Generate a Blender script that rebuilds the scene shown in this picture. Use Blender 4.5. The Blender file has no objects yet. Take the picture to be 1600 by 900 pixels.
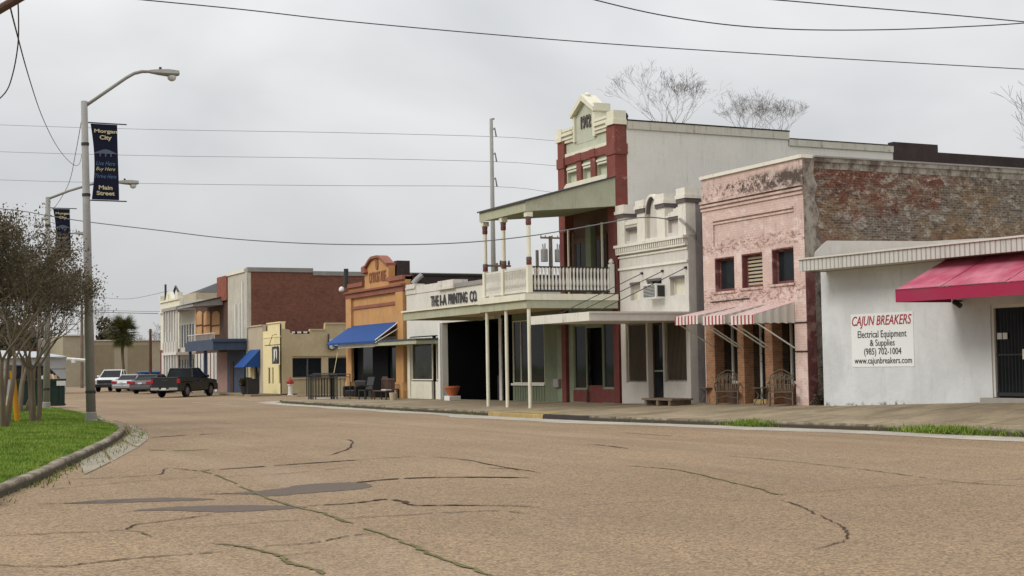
import bpy, bmesh, math, random
from mathutils import Vector, Matrix
random.seed(7)
R_ = math.radians
# ---------------------------------------------------------------- camera, world, sun
SC = bpy.context.scene
COL = SC.collection
YAW, PITCH, ROLL, FPX = R_(25.7), R_(3.12), .0157, 2222.0
CAM = Vector((0, 0, 1.7))
_F = Vector((math.sin(YAW)*math.cos(PITCH), math.cos(YAW)*math.cos(PITCH), math.sin(PITCH)))
_R = Vector((math.cos(YAW), -math.sin(YAW), 0))
_U = _R.cross(_F)
_RC = _R*math.cos(ROLL) - _U*math.sin(ROLL)
_UC = _U*math.cos(ROLL) + _R*math.sin(ROLL)
cd = bpy.data.cameras.new('camera'); cam = bpy.data.objects.new('camera', cd); COL.objects.link(cam)
cd.sensor_width = 36; cd.lens = FPX/1600*36; cd.clip_start = .1; cd.clip_end = 4000
m = Matrix.Identity(4)
for i, v in enumerate((_RC, _UC, -_F)):
    for j in range(3): m[j][i] = v[j]
m.translation = CAM; cam.matrix_world = m
SC.camera = cam
SC.view_settings.view_transform = 'Standard'; SC.view_settings.look = 'None'
SC.view_settings.gamma = 1; SC.view_settings.use_curve_mapping = False
SC.view_settings.exposure = 0.0

SUN_DIR = Vector((-.78, -.02, .62)).normalized()      # direction towards the brightest part of the cloud
W = bpy.data.worlds.new('World'); SC.world = W; W.use_nodes = True
nt = W.node_tree; N = nt.nodes; L = nt.links; N.clear()
out = N.new('ShaderNodeOutputWorld'); bg = N.new('ShaderNodeBackground'); bg.inputs[1].default_value = 1.0
L.new(bg.outputs[0], out.inputs[0])
sky = N.new('ShaderNodeTexSky'); sky.sky_type = 'NISHITA'; sky.sun_disc = False
sky.sun_elevation = math.asin(SUN_DIR.z); sky.sun_rotation = math.atan2(SUN_DIR.x, SUN_DIR.y)
tc = N.new('ShaderNodeTexCoord'); sep = N.new('ShaderNodeSeparateXYZ'); L.new(tc.outputs['Generated'], sep.inputs[0])
def wmath(op, a, b=None, c=None):
    n = N.new('ShaderNodeMath'); n.operation = op
    for k, v in enumerate((a, b, c)):
        if v is None: continue
        if isinstance(v, (int, float)): n.inputs[k].default_value = v
        else: L.new(v, n.inputs[k])
    return n.outputs[0]
zc = wmath('MAXIMUM', sep.outputs['Z'], 0.0)
grad = wmath('MULTIPLY_ADD', zc, 1.15, 0.61)            # overcast sky: brighter towards the zenith
mp = N.new('ShaderNodeMapping'); mp.inputs['Scale'].default_value = (1, 1, 2.0); L.new(tc.outputs['Generated'], mp.inputs[0])
def wnoise(scale, detail, dist, rough=.5):
    n = N.new('ShaderNodeTexNoise'); n.inputs['Scale'].default_value = scale; n.inputs['Detail'].default_value = detail
    n.inputs['Distortion'].default_value = dist; n.inputs['Roughness'].default_value = rough
    L.new(mp.outputs[0], n.inputs['Vector']); return n.outputs[0]
n1 = wnoise(2.6, 4, .6, .45); n2 = wnoise(6.5, 4, .5, .45)
cl = wmath('ADD', wmath('MULTIPLY', n1, .70), wmath('MULTIPLY', n2, .30))
cl = wmath('MULTIPLY_ADD', wmath('SUBTRACT', cl, .5), .95, 1.0)
val = wmath('MULTIPLY', grad, cl)
cr = N.new('ShaderNodeMix'); cr.data_type = 'RGBA'; cr.blend_type = 'MIX'
cr.inputs['A'].default_value = (.955, .98, 1.01, 1); cr.inputs['B'].default_value = (1.0, .995, .99, 1)
L.new(wmath('MULTIPLY_ADD', n1, 2.0, -.5), cr.inputs['Factor'])
vm = N.new('ShaderNodeVectorMath'); vm.operation = 'SCALE'; L.new(cr.outputs['Result'], vm.inputs[0]); L.new(val, vm.inputs['Scale'])
vs = N.new('ShaderNodeVectorMath'); vs.operation = 'SCALE'; L.new(sky.outputs[0], vs.inputs[0]); vs.inputs['Scale'].default_value = .05
mx = N.new('ShaderNodeMix'); mx.data_type = 'RGBA'; mx.inputs['Factor'].default_value = .93
L.new(vs.outputs[0], mx.inputs['A']); L.new(vm.outputs[0], mx.inputs['B']); L.new(mx.outputs['Result'], bg.inputs[0])
sl = bpy.data.lights.new('sun', 'SUN'); sl.energy = 1.5; sl.angle = R_(24); sl.color = (1, .965, .90)
so = bpy.data.objects.new('sun', sl); COL.objects.link(so); so.rotation_euler = SUN_DIR.to_track_quat('Z', 'Y').to_euler()

# ---------------------------------------------------------------- measuring: a sight line met with a real plane of the street
def ray(px, py): return _F + _RC*((px-800)/FPX) + _UC*((450-py)/FPX)
def XP(px, py, x=26.0):
    r = ray(px, py); t = (x-CAM.x)/r.x; p = CAM+r*t; return p.y, p.z
def YP(px, py, y):
    r = ray(px, py); t = (y-CAM.y)/r.y; p = CAM+r*t; return p.x, p.z
def GP(px, py, z=0.0):
    r = ray(px, py); t = (z-CAM.z)/r.z; p = CAM+r*t; return p.x, p.y
def DP(px, py, d):
    return CAM + ray(px, py)*d

# ---------------------------------------------------------------- mesh helpers
OFF = {}
SPLIT = {'pilaster','upper_post','side_panel','strut','bed_side','window_hood_','tie_rod','brick_pier','recess_panel','wall_panel','post','leg','parapet_panel','lintel','recess','moulding','downpipe','trim_and_shadow_line','collar','rear_bumper','coping_tar','flank_wall'}
class MB:
    def __init__(s): s.v = []; s.f = []
    def add(s, vs, fs):
        b = len(s.v); s.v += [tuple(v) for v in vs]; s.f += [tuple(i+b for i in f) for f in fs]; return s
    def box(s, x0, x1, y0, y1, z0, z1):
        x0, x1 = sorted((x0, x1)); y0, y1 = sorted((y0, y1)); z0, z1 = sorted((z0, z1))
        return s.add([(x0,y0,z0),(x1,y0,z0),(x1,y1,z0),(x0,y1,z0),(x0,y0,z1),(x1,y0,z1),(x1,y1,z1),(x0,y1,z1)],
                     [(3,2,1,0),(4,5,6,7),(0,1,5,4),(1,2,6,5),(2,3,7,6),(3,0,4,7)])
    def loft(s, a, b):
        n = len(a); return s.add(list(a)+list(b), [tuple(range(n))[::-1], tuple(range(n, 2*n))]+[(i,(i+1)%n,n+(i+1)%n,n+i) for i in range(n)])
    def px(s, pts, x0, x1): return s.loft([(x0,y,z) for y,z in pts], [(x1,y,z) for y,z in pts])
    def py(s, pts, y0, y1): return s.loft([(x,y0,z) for x,z in pts], [(x,y1,z) for x,z in pts])
    def pz(s, pts, z0, z1): return s.loft([(x,y,z0) for x,y in pts], [(x,y,z1) for x,y in pts])
    def quad(s, *p): return s.add(p, [tuple(range(len(p)))])
    def tube(s, pts, r, n=8, cap=True):
        pts = [Vector(p) for p in pts]
        rs = r if isinstance(r, (list, tuple)) else [r]*len(pts)
        base = len(s.v); prev = None
        for i, p in enumerate(pts):
            d = (pts[min(i+1, len(pts)-1)]-pts[max(i-1, 0)])
            d = d.normalized() if d.length > 1e-9 else Vector((0,0,1))
            if prev is None: prev = d.orthogonal().normalized()
            u = (prev - d*prev.dot(d)); u = u.normalized() if u.length > 1e-6 else d.orthogonal().normalized()
            prev = u; w = d.cross(u)
            for k in range(n):
                a = 2*math.pi*k/n; s.v.append(tuple(p+(u*math.cos(a)+w*math.sin(a))*rs[i]))
        for i in range(len(pts)-1):
            for k in range(n):
                a = base+i*n+k; b = base+i*n+(k+1)%n; s.f.append((a,b,b+n,a+n))
        if cap:
            s.f.append(tuple(base+k for k in range(n))[::-1]); e = base+(len(pts)-1)*n; s.f.append(tuple(e+k for k in range(n)))
        return s
    def lathe(s, c, prof, n=14):
        c = Vector(c); base = len(s.v)
        for r, z in prof:
            for k in range(n):
                a = 2*math.pi*k/n; s.v.append((c.x+r*math.cos(a), c.y+r*math.sin(a), c.z+z))
        for i in range(len(prof)-1):
            for k in range(n):
                a = base+i*n+k; b = base+i*n+(k+1)%n; s.f.append((a,b,b+n,a+n))
        s.f.append(tuple(base+k for k in range(n))[::-1]); e = base+(len(prof)-1)*n; s.f.append(tuple(e+k for k in range(n)))
        return s
    def xf(s, M):
        s.v = [tuple(M @ Vector(v)) for v in s.v]; return s
    def comps(s):
        par = list(range(len(s.v)))
        def fd(a):
            while par[a] != a: par[a] = par[par[a]]; a = par[a]
            return a
        for f in s.f:
            for q in f[1:]: par[fd(q)] = fd(f[0])
        g = {}
        for i in range(len(s.v)): g.setdefault(fd(i), []).append(i)
        out_ = []
        for ids in g.values():
            mp_ = {q: k for k, q in enumerate(ids)}; m_ = MB(); m_.v = [s.v[q] for q in ids]; m_.f = [tuple(mp_[q] for q in f) for f in s.f if f[0] in mp_]; out_.append(m_)
        return out_
    def build(s, name, mat, parent=None, smooth=False, origin=None, bevel=0, whole=False):
        if name in SPLIT and parent and not whole:
            os_ = [c.build(name, mat, parent, smooth, origin, bevel, True) for c in s.comps()]
            return os_[0]
        off = OFF[parent] if parent else Vector(origin or (0,0,0))
        me = bpy.data.meshes.new(name); me.from_pydata([tuple(Vector(v)-off) for v in s.v], [], s.f); me.update()
        bm = bmesh.new(); bm.from_mesh(me)
        if len(s.f) < 60000: bmesh.ops.recalc_face_normals(bm, faces=bm.faces)
        bm.to_mesh(me); bm.free()
        if smooth:
            for p in me.polygons: p.use_smooth = True
        me.materials.append(mat)
        o = bpy.data.objects.new(name, me); COL.objects.link(o)
        if parent: o.parent = parent
        else: o.location = off
        if bevel:
            b = o.modifiers.new('bevel', 'BEVEL'); b.width = bevel; b.segments = 2; b.limit_method = 'ANGLE'; b.angle_limit = R_(40)
        OFF[o] = off
        return o
def tag(o, label=None, cat=None, group=None, kind=None):
    if label: o['label'] = label
    if cat: o['category'] = cat
    if group: o['group'] = group
    if kind: o['kind'] = kind
    return o
def empty(name, loc=(0,0,0), rz=0, local=False):
    o = bpy.data.objects.new(name, None); COL.objects.link(o); o.location = loc; o.rotation_euler.z = rz; o.empty_display_size = .3
    OFF[o] = Vector((0,0,0)) if local else Vector(loc)
    return o
def copy_tree(o, parent=None):
    c = o.copy(); COL.objects.link(c)
    if parent: c.parent = parent
    OFF[c] = OFF[o]
    for ch in [q for q in COL.objects if q.parent == o]: copy_tree(ch, c)
    return c
def Bx(*a): return MB().box(*a)
def text_mesh(txt, size, shear=0.0, bold=0.0, sx=1.0, align='CENTER', ext=.004):
    """returns a mesh builder with the words in the XZ plane (x right, z up), thickness along y"""
    cu = bpy.data.curves.new('t', 'FONT'); cu.body = txt; cu.size = size; cu.shear = shear; cu.offset = bold
    cu.align_x = align; cu.align_y = 'CENTER'; cu.extrude = ext; cu.resolution_u = 3
    o = bpy.data.objects.new('t', cu); COL.objects.link(o)
    dg = bpy.context.evaluated_depsgraph_get(); dg.update()
    me = bpy.data.meshes.new_from_object(o.evaluated_get(dg))
    mb = MB(); mb.add([(v.co.x*sx, -v.co.z, v.co.y) for v in me.vertices], [tuple(p.vertices) for p in me.polygons])
    bpy.data.objects.remove(o); bpy.data.curves.remove(cu); bpy.data.meshes.remove(me)
    return mb

# ---------------------------------------------------------------- materials
def S(r, g, b, k=1.0):
    def l(c): c /= 255; return c/12.92 if c <= .04045 else ((c+.055)/1.055)**2.4
    return (l(r)*k, l(g)*k, l(b)*k)
class NB:
    def __init__(s, name):
        s.m = bpy.data.materials.new(name); s.m.use_nodes = True; s.t = s.m.node_tree; s.n = s.t.nodes; s.l = s.t.links
        s.b = s.n['Principled BSDF']; s.geo = s.n.new('ShaderNodeNewGeometry'); s.pos = s.geo.outputs['Position']
        s.sx = s.n.new('ShaderNodeSeparateXYZ'); s.l.new(s.pos, s.sx.inputs[0])
    def inp(s, sock, v):
        if isinstance(v, (int, float)): sock.default_value = v
        elif isinstance(v, tuple): sock.default_value = v if len(v) == len(sock.default_value) else (*v, 1)
        else: s.l.new(v, sock)
    def math(s, op, a, b=None, c=None, clamp=False):
        n = s.n.new('ShaderNodeMath'); n.operation = op; n.use_clamp = clamp
        for k, v in enumerate((a, b, c)):
            if v is not None: s.inp(n.inputs[k], v)
        return n.outputs[0]
    def noise(s, scale, detail=3, stretch=(1,1,1), rough=.55, dist=0, off=(0,0,0)):
        mp = s.n.new('ShaderNodeMapping'); mp.inputs['Scale'].default_value = stretch; mp.inputs['Location'].default_value = off
        s.l.new(s.pos, mp.inputs[0])
        n = s.n.new('ShaderNodeTexNoise'); n.inputs['Scale'].default_value = scale; n.inputs['Detail'].default_value = detail
        n.inputs['Roughness'].default_value = rough; n.inputs['Distortion'].default_value = dist
        s.l.new(mp.outputs[0], n.inputs['Vector']); return n.outputs[0]
    def ramp(s, f, a, b):       # smooth 0..1 between a and b
        n = s.n.new('ShaderNodeMapRange'); n.interpolation_type = 'SMOOTHSTEP'; s.inp(n.inputs[0], f)
        n.inputs[1].default_value = a; n.inputs[2].default_value = b; return n.outputs[0]
    def mix(s, f, a, b, mode='MIX'):
        n = s.n.new('ShaderNodeMix'); n.data_type = 'RGBA'; n.blend_type = mode
        s.inp(n.inputs['Factor'], f); s.inp(n.inputs['A'], a); s.inp(n.inputs['B'], b); return n.outputs['Result']
    def brick(s, c1, c2, mortar, w=.215, h=.078, msize=.008, turn=False):
        cx = s.n.new('ShaderNodeCombineXYZ')
        s.l.new(s.math('ADD', s.sx.outputs[0], s.sx.outputs[1]), cx.inputs[0]); s.l.new(s.sx.outputs[2], cx.inputs[1])
        n = s.n.new('ShaderNodeTexBrick'); s.l.new(cx.outputs[0], n.inputs['Vector'])
        n.inputs['Scale'].default_value = 1; n.inputs['Brick Width'].default_value = w; n.inputs['Row Height'].default_value = h
        n.inputs['Mortar Size'].default_value = msize; n.inputs['Mortar Smooth'].default_value = .3
        s.inp(n.inputs['Color1'], c1); s.inp(n.inputs['Color2'], c2); s.inp(n.inputs['Mortar'], mortar); return n
    def bump(s, h, strength=.3, dist=.02):
        n = s.n.new('ShaderNodeBump'); n.inputs['Strength'].default_value = strength; n.inputs['Distance'].default_value = dist
        s.inp(n.inputs['Height'], h); s.l.new(n.outputs[0], s.b.inputs['Normal'])
    def done(s, col, rough=.8, spec=.3, metal=0):
        s.inp(s.b.inputs['Base Color'], col); s.inp(s.b.inputs['Roughness'], rough)
        s.b.inputs['Specular IOR Level'].default_value = spec; s.b.inputs['Metallic'].default_value = metal
        return s.m
def mul(c, k): return tuple(q*k for q in c)
def paint(name, c, var=.12, dirt=.35, dcol=None, dscale=1.6, rough=.75, peel=0, pcol=None, brick=False, spec=.3, streak=5.0):
    b = NB(name); dcol = dcol or mul(c, .35)
    n = b.noise(.9, 5); col = b.mix(b.ramp(n, .3, .7), mul(c, 1-var), mul(c, 1+var*.6))
    ck_ = b.math('MULTIPLY', b.ramp(b.noise(2.1, 7, (1,1,.8), .72, .2, (4,7,2)), .46, .70), .30); lum = .35*c[0]+.5*c[1]+.15*c[2]; col = b.mix(ck_, col, tuple(min(.72, (q*.5+lum*.5)*1.35+.03) for q in c))
    st = b.noise(dscale, 5, (streak, streak, .55), .65)          # rain streaks run down the face
    n3 = b.noise(dscale*2.3, 6, rough=.7)
    d = b.math('MULTIPLY', b.ramp(st, .48, .78), b.ramp(n3, .35, .65))
    col = b.mix(b.math('MULTIPLY', d, dirt), col, dcol)
    if peel:
        pn = b.noise(3.2, 8, rough=.75); pm = b.math('MULTIPLY', b.ramp(pn, .60-peel*.2, .66-peel*.2), b.ramp(b.noise(.5, 3), .42, .6))
        col = b.mix(pm, col, pcol or mul(c, .4))
    h = b.noise(26, 4)
    if brick:
        br = b.brick((1,1,1), (.9,.9,.9), (.62,.62,.62)); col = b.mix(.75 if brick is True else brick, col, br.outputs['Color'], 'MULTIPLY')
        h = b.math('MULTIPLY_ADD', br.outputs['Fac'], -1.6 if brick is True else -.5, h)
    b.bump(h, .35, .012)
    return b.done(col, b.math("MULTIPLY_ADD", n3, .2, rough-.1), spec)
def plain(name, c, rough=.6, spec=.4, metal=0, var=.12, scale=6):
    b = NB(name); n = b.noise(scale, 4); col = b.mix(n, mul(c, 1-var), mul(c, 1+var))
    return b.done(col, rough, spec, metal)
def brickmat(name, c1, c2, mortar, stain=.4, scol=(.05,.045,.04)):
    b = NB(name); br = b.brick(c1, c2, mortar)
    n = b.noise(.55, 6, rough=.65); n2 = b.noise(4, 5)
    col = b.mix(b.math('MULTIPLY', b.ramp(n, .45, .7), stain), br.outputs['Color'], scol)
    col = b.mix(b.math('MULTIPLY', b.ramp(n2, .4, .75), .35), col, mul(c1, 1.5))
    b.bump(b.math('MULTIPLY_ADD', br.outputs['Fac'], -1, n2), .5, .015)
    return b.done(col, .9, .2)

M = {}
M['white'] = paint('white_paint', S(206,202,192), .06, .35, S(120,112,98))
M['cream'] = paint('cream_paint', S(218,213,192), .06, .5, S(120,108,80), streak=6)
M['sage'] = paint('sage_paint', S(184,186,166), .06, .4, S(95,95,70))
M['sage2'] = paint('sage_canopy', S(166,166,142), .06, .5, S(95,95,72))
M['soffit'] = paint('tan_soffit', S(198,180,140), .06, .3)
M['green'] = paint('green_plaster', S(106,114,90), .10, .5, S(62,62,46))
M['ltgreen'] = paint('light_green_board', S(124,132,108), .1, .3)
M['red'] = paint('red_painted_brick', S(130,70,60), .15, .4, S(75,28,22), brick=True, peel=.1, pcol=S(180,150,135))
M['redp'] = paint('red_paint', S(108,54,50), .12, .3)
M['maroon'] = paint('maroon_paint', S(104,60,58), .1, .5, S(160,130,125), peel=.5, pcol=S(150,115,110))
M['pink'] = None
M['lilac'] = paint('pale_lilac_plaster', S(198,192,183), .05, .35, S(120,112,106))
M['stonewhite'] = paint('white_cornice', S(218,212,200), .05, .55, S(95,88,80), dscale=2.2)
M['trimgrey'] = plain('dark_trim', S(92,84,84))
M['bigwall'] = paint('whitewashed_brick', S(224,219,210), .04, .35, S(150,146,140), peel=-.25, pcol=S(150,120,105), brick=.2)
M['orange'] = paint('orange_stucco', S(184,138,86), .08, .45, S(120,72,40))
M['salmon'] = paint('salmon_trim', S(138,84,68), .1, .5, S(85,42,34))
M['yellow'] = paint('yellow_stucco', S(222,206,156), .04, .4, S(160,140,90))
M['olive'] = paint('shaded_yellow_stucco', S(174,158,124), .06, .35, S(110,98,70))  # darker copy of the yellow; the side wall's shade is in the colour
M['tan'] = paint('tan_stucco', S(176,162,138), .06, .4)
M['brickR'] = brickmat('red_brick', S(124,80,64), S(106,66,54), S(114,88,76), .35, S(80,52,42))
M['brickO'] = brickmat('orange_brick', S(158,116,86), S(130,92,70), S(150,128,104), .25)
M['brickD'] = brickmat('dark_brick', S(80,62,50), S(60,48,40), S(88,80,68), .7, S(40,36,28))  # dark, strongly mottled brick for the alley wall and shop recesses
M['black'] = plain('tarred_black', (.022,.02,.02), .8, .3, var=.4)
M['tar'] = paint('dark_side_wall', S(58,46,44), .3, .5, S(30,26,26))
M['room'] = plain('dark_interior', (.006,.006,.007), .9, .1)  # near-black colour stands in for the unlit depth of garage and doorways
M['wood'] = paint('weathered_wood', S(112,98,82), .2, .5, S(60,50,38))
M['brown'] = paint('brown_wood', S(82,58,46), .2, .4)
M['tanboard'] = paint('plywood_boarding', S(186,142,96), .1, .5, S(110,80,54))
M['greyroof'] = paint('grey_roofing', S(150,146,142), .1, .5)
M['darkroof'] = plain('dark_shingles', S(70,68,70), .9)
M['bluegrey'] = paint('slate_blue_metal', S(62,74,94), .08, .3)
M['blue'] = plain('blue_canvas', S(34,70,128), .75, .2, var=.08, scale=2)
M['whiteplastic'] = plain('white_enamel', S(215,214,208), .5)
M['iron'] = plain('black_iron', (.018,.017,.017), .5, .5)
M['rust'] = plain('rusty_iron', S(104,92,76), .7, .3, var=.35, scale=20)
M['galv'] = paint('galvanised_steel', S(138,134,130), .08, .3, S(95,88,84), rough=.55)
M['wire'] = plain('cable', (.03,.03,.033), .7)
M['wirel'] = plain('bright_cable', (.12,.12,.13), .6)
M['yellowpost'] = plain('yellow_bollard_paint', S(206,142,24), .6)
M['dgreen'] = paint('dumpster_green', S(24,48,40), .15, .5, S(60,50,42), rough=.6)
M['white2'] = plain('white_sheet', S(164,168,170), .6)
M['tyre'] = plain('tyre_rubber', (.012,.012,.012), .9, .2)
M['chrome'] = plain('chrome', (.5,.5,.5), .25, .5, 1.0)
M['redlens'] = plain('red_lens', (.32,.012,.018), .3)
M['clearlens'] = plain('clear_lens', (.6,.6,.6), .2)
M['terracotta'] = plain('terracotta', S(168,92,58), .8)
M['paper'] = plain('paper', S(205,205,198), .8, var=.03)
M['concrete_block'] = plain('concrete', S(150,146,138), .9)
def glassmat(name, c=(.012,.014,.016), r=.06):
    b = NB(name); n = b.noise(.8, 3, off=(3,1,7)); col = b.mix(b.ramp(n, .35, .7), c, mul(c, 1.8))
    b.bump(b.noise(.7, 1), .15, .05); return b.done(col, r, .10)
M['glass'] = glassmat('dark_glass'); M['glass2'] = glassmat('grey_glass', (.022,.023,.021), .12)  # near-black base deepens the shade of the shop openings
M['carglass'] = glassmat('car_glass', (.01,.012,.014), .03)
def carpaint(name, c, coat=.8, metal=.3):
    b = NB(name); m_ = b.done(c, .5, .35, metal); b.b.inputs['Coat Weight'].default_value = coat*.35; b.b.inputs['Coat Roughness'].default_value = .05; return m_
M['cpblack'] = carpaint('charcoal_car_paint', (.010,.010,.011), coat=.3, metal=0); M['cpsilver'] = carpaint('silver_car_paint', (.34,.35,.36), metal=.6)
M['cpgrey'] = carpaint('grey_car_paint', (.09,.085,.095)); M['cpwhite'] = carpaint('white_car_paint', (.72,.73,.74), metal=0)
M['awnred'] = None

# pink painted brick with black mould under the coping
b = NB('pink_painted_brick'); c = S(208,182,172)
br = b.brick((1,1,1), (.93,.92,.92), (.70,.68,.67))
col = b.mix(b.ramp(b.noise(.8, 5), .3, .7), mul(c, .9), mul(c, 1.05)); col = b.mix(.5, col, br.outputs['Color'], 'MULTIPLY')
z = b.sx.outputs[2]
wob = b.math('MULTIPLY_ADD', b.noise(1.2, 5, rough=.7), 1.0, -.5)
zz = b.math('ADD', z, b.math('MULTIPLY', wob, .45))
pn = b.noise(5, 8, rough=.8)
yy = b.sx.outputs[1]
nearness = b.ramp(yy, 38.5, 34.2)                            # mould is thicker toward the near corner
band = b.math('MULTIPLY', b.ramp(zz, 6.75, 7.1), b.ramp(zz, 7.6, 7.35))
thr = b.math('MULTIPLY_ADD', nearness, -.14, .53)
mo = b.math('MULTIPLY', band, b.ramp(b.math('SUBTRACT', pn, thr), -.02, .05))
col = b.mix(b.math('MULTIPLY', mo, .93), col, S(62,54,46))
band2 = b.math('MULTIPLY', b.ramp(zz, 5.15, 5.3), b.ramp(zz, 5.75, 5.5))
pl = b.math('MULTIPLY', b.math('MAXIMUM', b.math('MAXIMUM', band2, b.math('MULTIPLY', b.ramp(zz, 3.45, 3.6), b.ramp(zz, 4.15, 3.95))), .14), b.ramp(b.noise(4.5, 8, (1,1,2.2), .82, 0, (4,2,1)), .49, .55))
col = b.mix(b.math('MULTIPLY', pl, .8), col, S(128,86,76))
st = b.noise(2.2, 5, (6,6,.5), .6); col = b.mix(b.math('MULTIPLY', b.ramp(st, .56, .72), .45), col, S(120,84,76)); col = b.mix(b.math('MULTIPLY', b.ramp(b.noise(1.7, 7, (1,1,1.5), .75, 0, (9,1,6)), .5, .62), .5), col, S(226,210,202)); col = b.mix(b.math('MULTIPLY', b.ramp(b.noise(3.1, 8, (1,1,2), .8, 0, (2,6,6)), .62, .68), .7), col, S(140,98,86))
b.bump(b.math('MULTIPLY_ADD', br.outputs['Fac'], -1.2, b.noise(30, 3)), .4, .012)
M['pink'] = b.done(col, .8, .25)

# old party wall: red brick, parging, lime, soot
b = NB('old_party_wall_brick'); x = b.sx.outputs[0]; z = b.sx.outputs[2]
bn = b.noise(9, 3); br = b.brick(S(112,68,56), S(80,50,43), S(110,92,82), .22, .076, .007)
redb = b.mix(.35, br.outputs['Color'], b.mix(bn, S(66,42,38), S(146,92,74)))
tanb = b.brick(S(128,104,80), S(96,80,64), S(128,116,100), .22, .076, .009).outputs['Color']
gryb = b.brick(S(116,106,98), S(80,72,66), S(134,128,120), .22, .076, .009).outputs['Color']
big = b.noise(.42, 7, (1,1,1.3), .7, .4); big2 = b.noise(.55, 7, (1,1,1.6), .72, .3, (9,3,5)); fine = b.noise(6, 6, (1,1,2.2), .75)
g = b.math('ADD', b.math('MULTIPLY_ADD', b.math('SUBTRACT', z, 6.1), .30, 0), b.math('MULTIPLY', b.math('SUBTRACT', 29.5, x), .11))
k = b.math('ADD', g, b.math('MULTIPLY_ADD', big, 2.6, -1.3))
k = b.math('ADD', b.math('SUBTRACT', k, .28), b.math('MULTIPLY_ADD', b.noise(2.3, 8, (1,1,1.4), .8, .2, (5,1,3)), 2.2, -1.1)); k = b.math('ADD', k, b.math('MULTIPLY_ADD', fine, 1.4, -.7))
col = b.mix(b.ramp(k, -.2, .22), b.mix(b.ramp(b.math('ADD', big2, b.math('MULTIPLY', fine, .3)), .58, .72), gryb, tanb), redb)
lime = b.math('MULTIPLY', b.ramp(b.noise(2.4, 8, (1,1,1.8), .8, .3, (2,8,1)), .49, .60), b.ramp(fine, .38, .55))
col = b.mix(b.math('MULTIPLY', lime, .8), col, S(176,168,156))
low = b.math('MULTIPLY', b.ramp(z, 5.9, 5.0), b.ramp(b.noise(.9, 5, off=(1,6,4)), .45, .58)); col = b.mix(b.math('MULTIPLY', low, .65), col, S(128,88,62))
soot = b.math('MULTIPLY', b.ramp(b.noise(1.6, 8, (1,1,1), .75, 0, (7,7,2)), .54, .68), .75); col = b.mix(soot, col, S(58,50,46))
gr_ = b.noise(11, 7, (1,1,2.0), .85, 0, (3,3,9)); col = b.mix(1.0, col, b.mix(b.ramp(gr_, .32, .70), (.50,.47,.45), (1.42,1.40,1.38)), 'MULTIPLY')
b.bump(b.math('MULTIPLY_ADD', br.outputs['Fac'], -1, fine), .6, .02)
M['party'] = b.done(col, .92, .15)
b = NB('grey_cement_render'); col = b.mix(b.ramp(b.noise(2.5, 8, (1,1,.7), .75), .4, .62), S(152,144,134), S(92,78,70)); b.bump(b.noise(14, 5), .5, .02); M['render'] = b.done(col, .92, .15)
b = NB('blotchy_white_stucco'); c = S(206,208,208)
col = b.mix(b.ramp(b.noise(.7, 5, rough=.6, dist=.5), .35, .68), mul(c, .86), c)
col = b.mix(b.math('MULTIPLY', b.ramp(b.noise(1.8, 6, (2.5,2.5,.5), .65, .3), .5, .75), .35), col, S(168,164,158))
base = b.math('MULTIPLY', b.ramp(b.math('ADD', b.sx.outputs[2], b.math('MULTIPLY', b.noise(2.2, 5), .5)), .84, .66), b.ramp(b.noise(6, 5), .45, .6))
col = b.mix(base, col, S(112,106,100)); b.bump(b.noise(5, 7, rough=.6), .5, .03); M['stucco'] = b.done(col, .85, .2)
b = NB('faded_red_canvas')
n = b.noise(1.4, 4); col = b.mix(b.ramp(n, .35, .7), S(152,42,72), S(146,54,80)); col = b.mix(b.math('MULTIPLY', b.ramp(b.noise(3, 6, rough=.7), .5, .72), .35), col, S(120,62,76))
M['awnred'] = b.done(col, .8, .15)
b = NB('highlit_red_canvas_top'); n = b.noise(1.1, 4); col = b.mix(b.ramp(n, .3, .7), S(158,58,84), S(184,112,128))  # pinkish highlights of the sloping top are mixed into the colour
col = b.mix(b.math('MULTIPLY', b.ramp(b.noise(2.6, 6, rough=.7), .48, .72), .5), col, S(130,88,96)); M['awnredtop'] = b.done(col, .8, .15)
# ribbed metal fascia
b = NB('ribbed_fascia'); w_ = b.n.new('ShaderNodeTexWave'); w_.wave_type = 'BANDS'; w_.bands_direction = 'Y'; w_.inputs['Scale'].default_value = 2.0; b.l.new(b.pos, w_.inputs[0])
col = b.mix(b.ramp(w_.outputs['Fac'], .02, .25), S(138,134,128), S(190,186,180)); col = b.mix(b.math('MULTIPLY', b.ramp(b.noise(3, 5, (3,3,.6)), .5, .7), .3), col, S(120,116,108))
b.bump(w_.outputs['Fac'], .5, .02); M['ribbed'] = b.done(col, .6)
def stripes(name, scale, c1, c2, thr=.5):
    b = NB(name); f = b.math('FRACT', b.math('MULTIPLY', b.sx.outputs[1], scale)); k = b.math('LESS_THAN', f, thr)
    col = b.mix(k, c1, c2); col = b.mix(b.math('MULTIPLY', b.ramp(b.noise(5, 5), .45, .7), .25), col, S(120,110,105)); return b.done(col, .8)
M['stripe'] = stripes('red_and_white_stripes', 5.2, S(214,206,200), S(158,56,58), .42)
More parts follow.
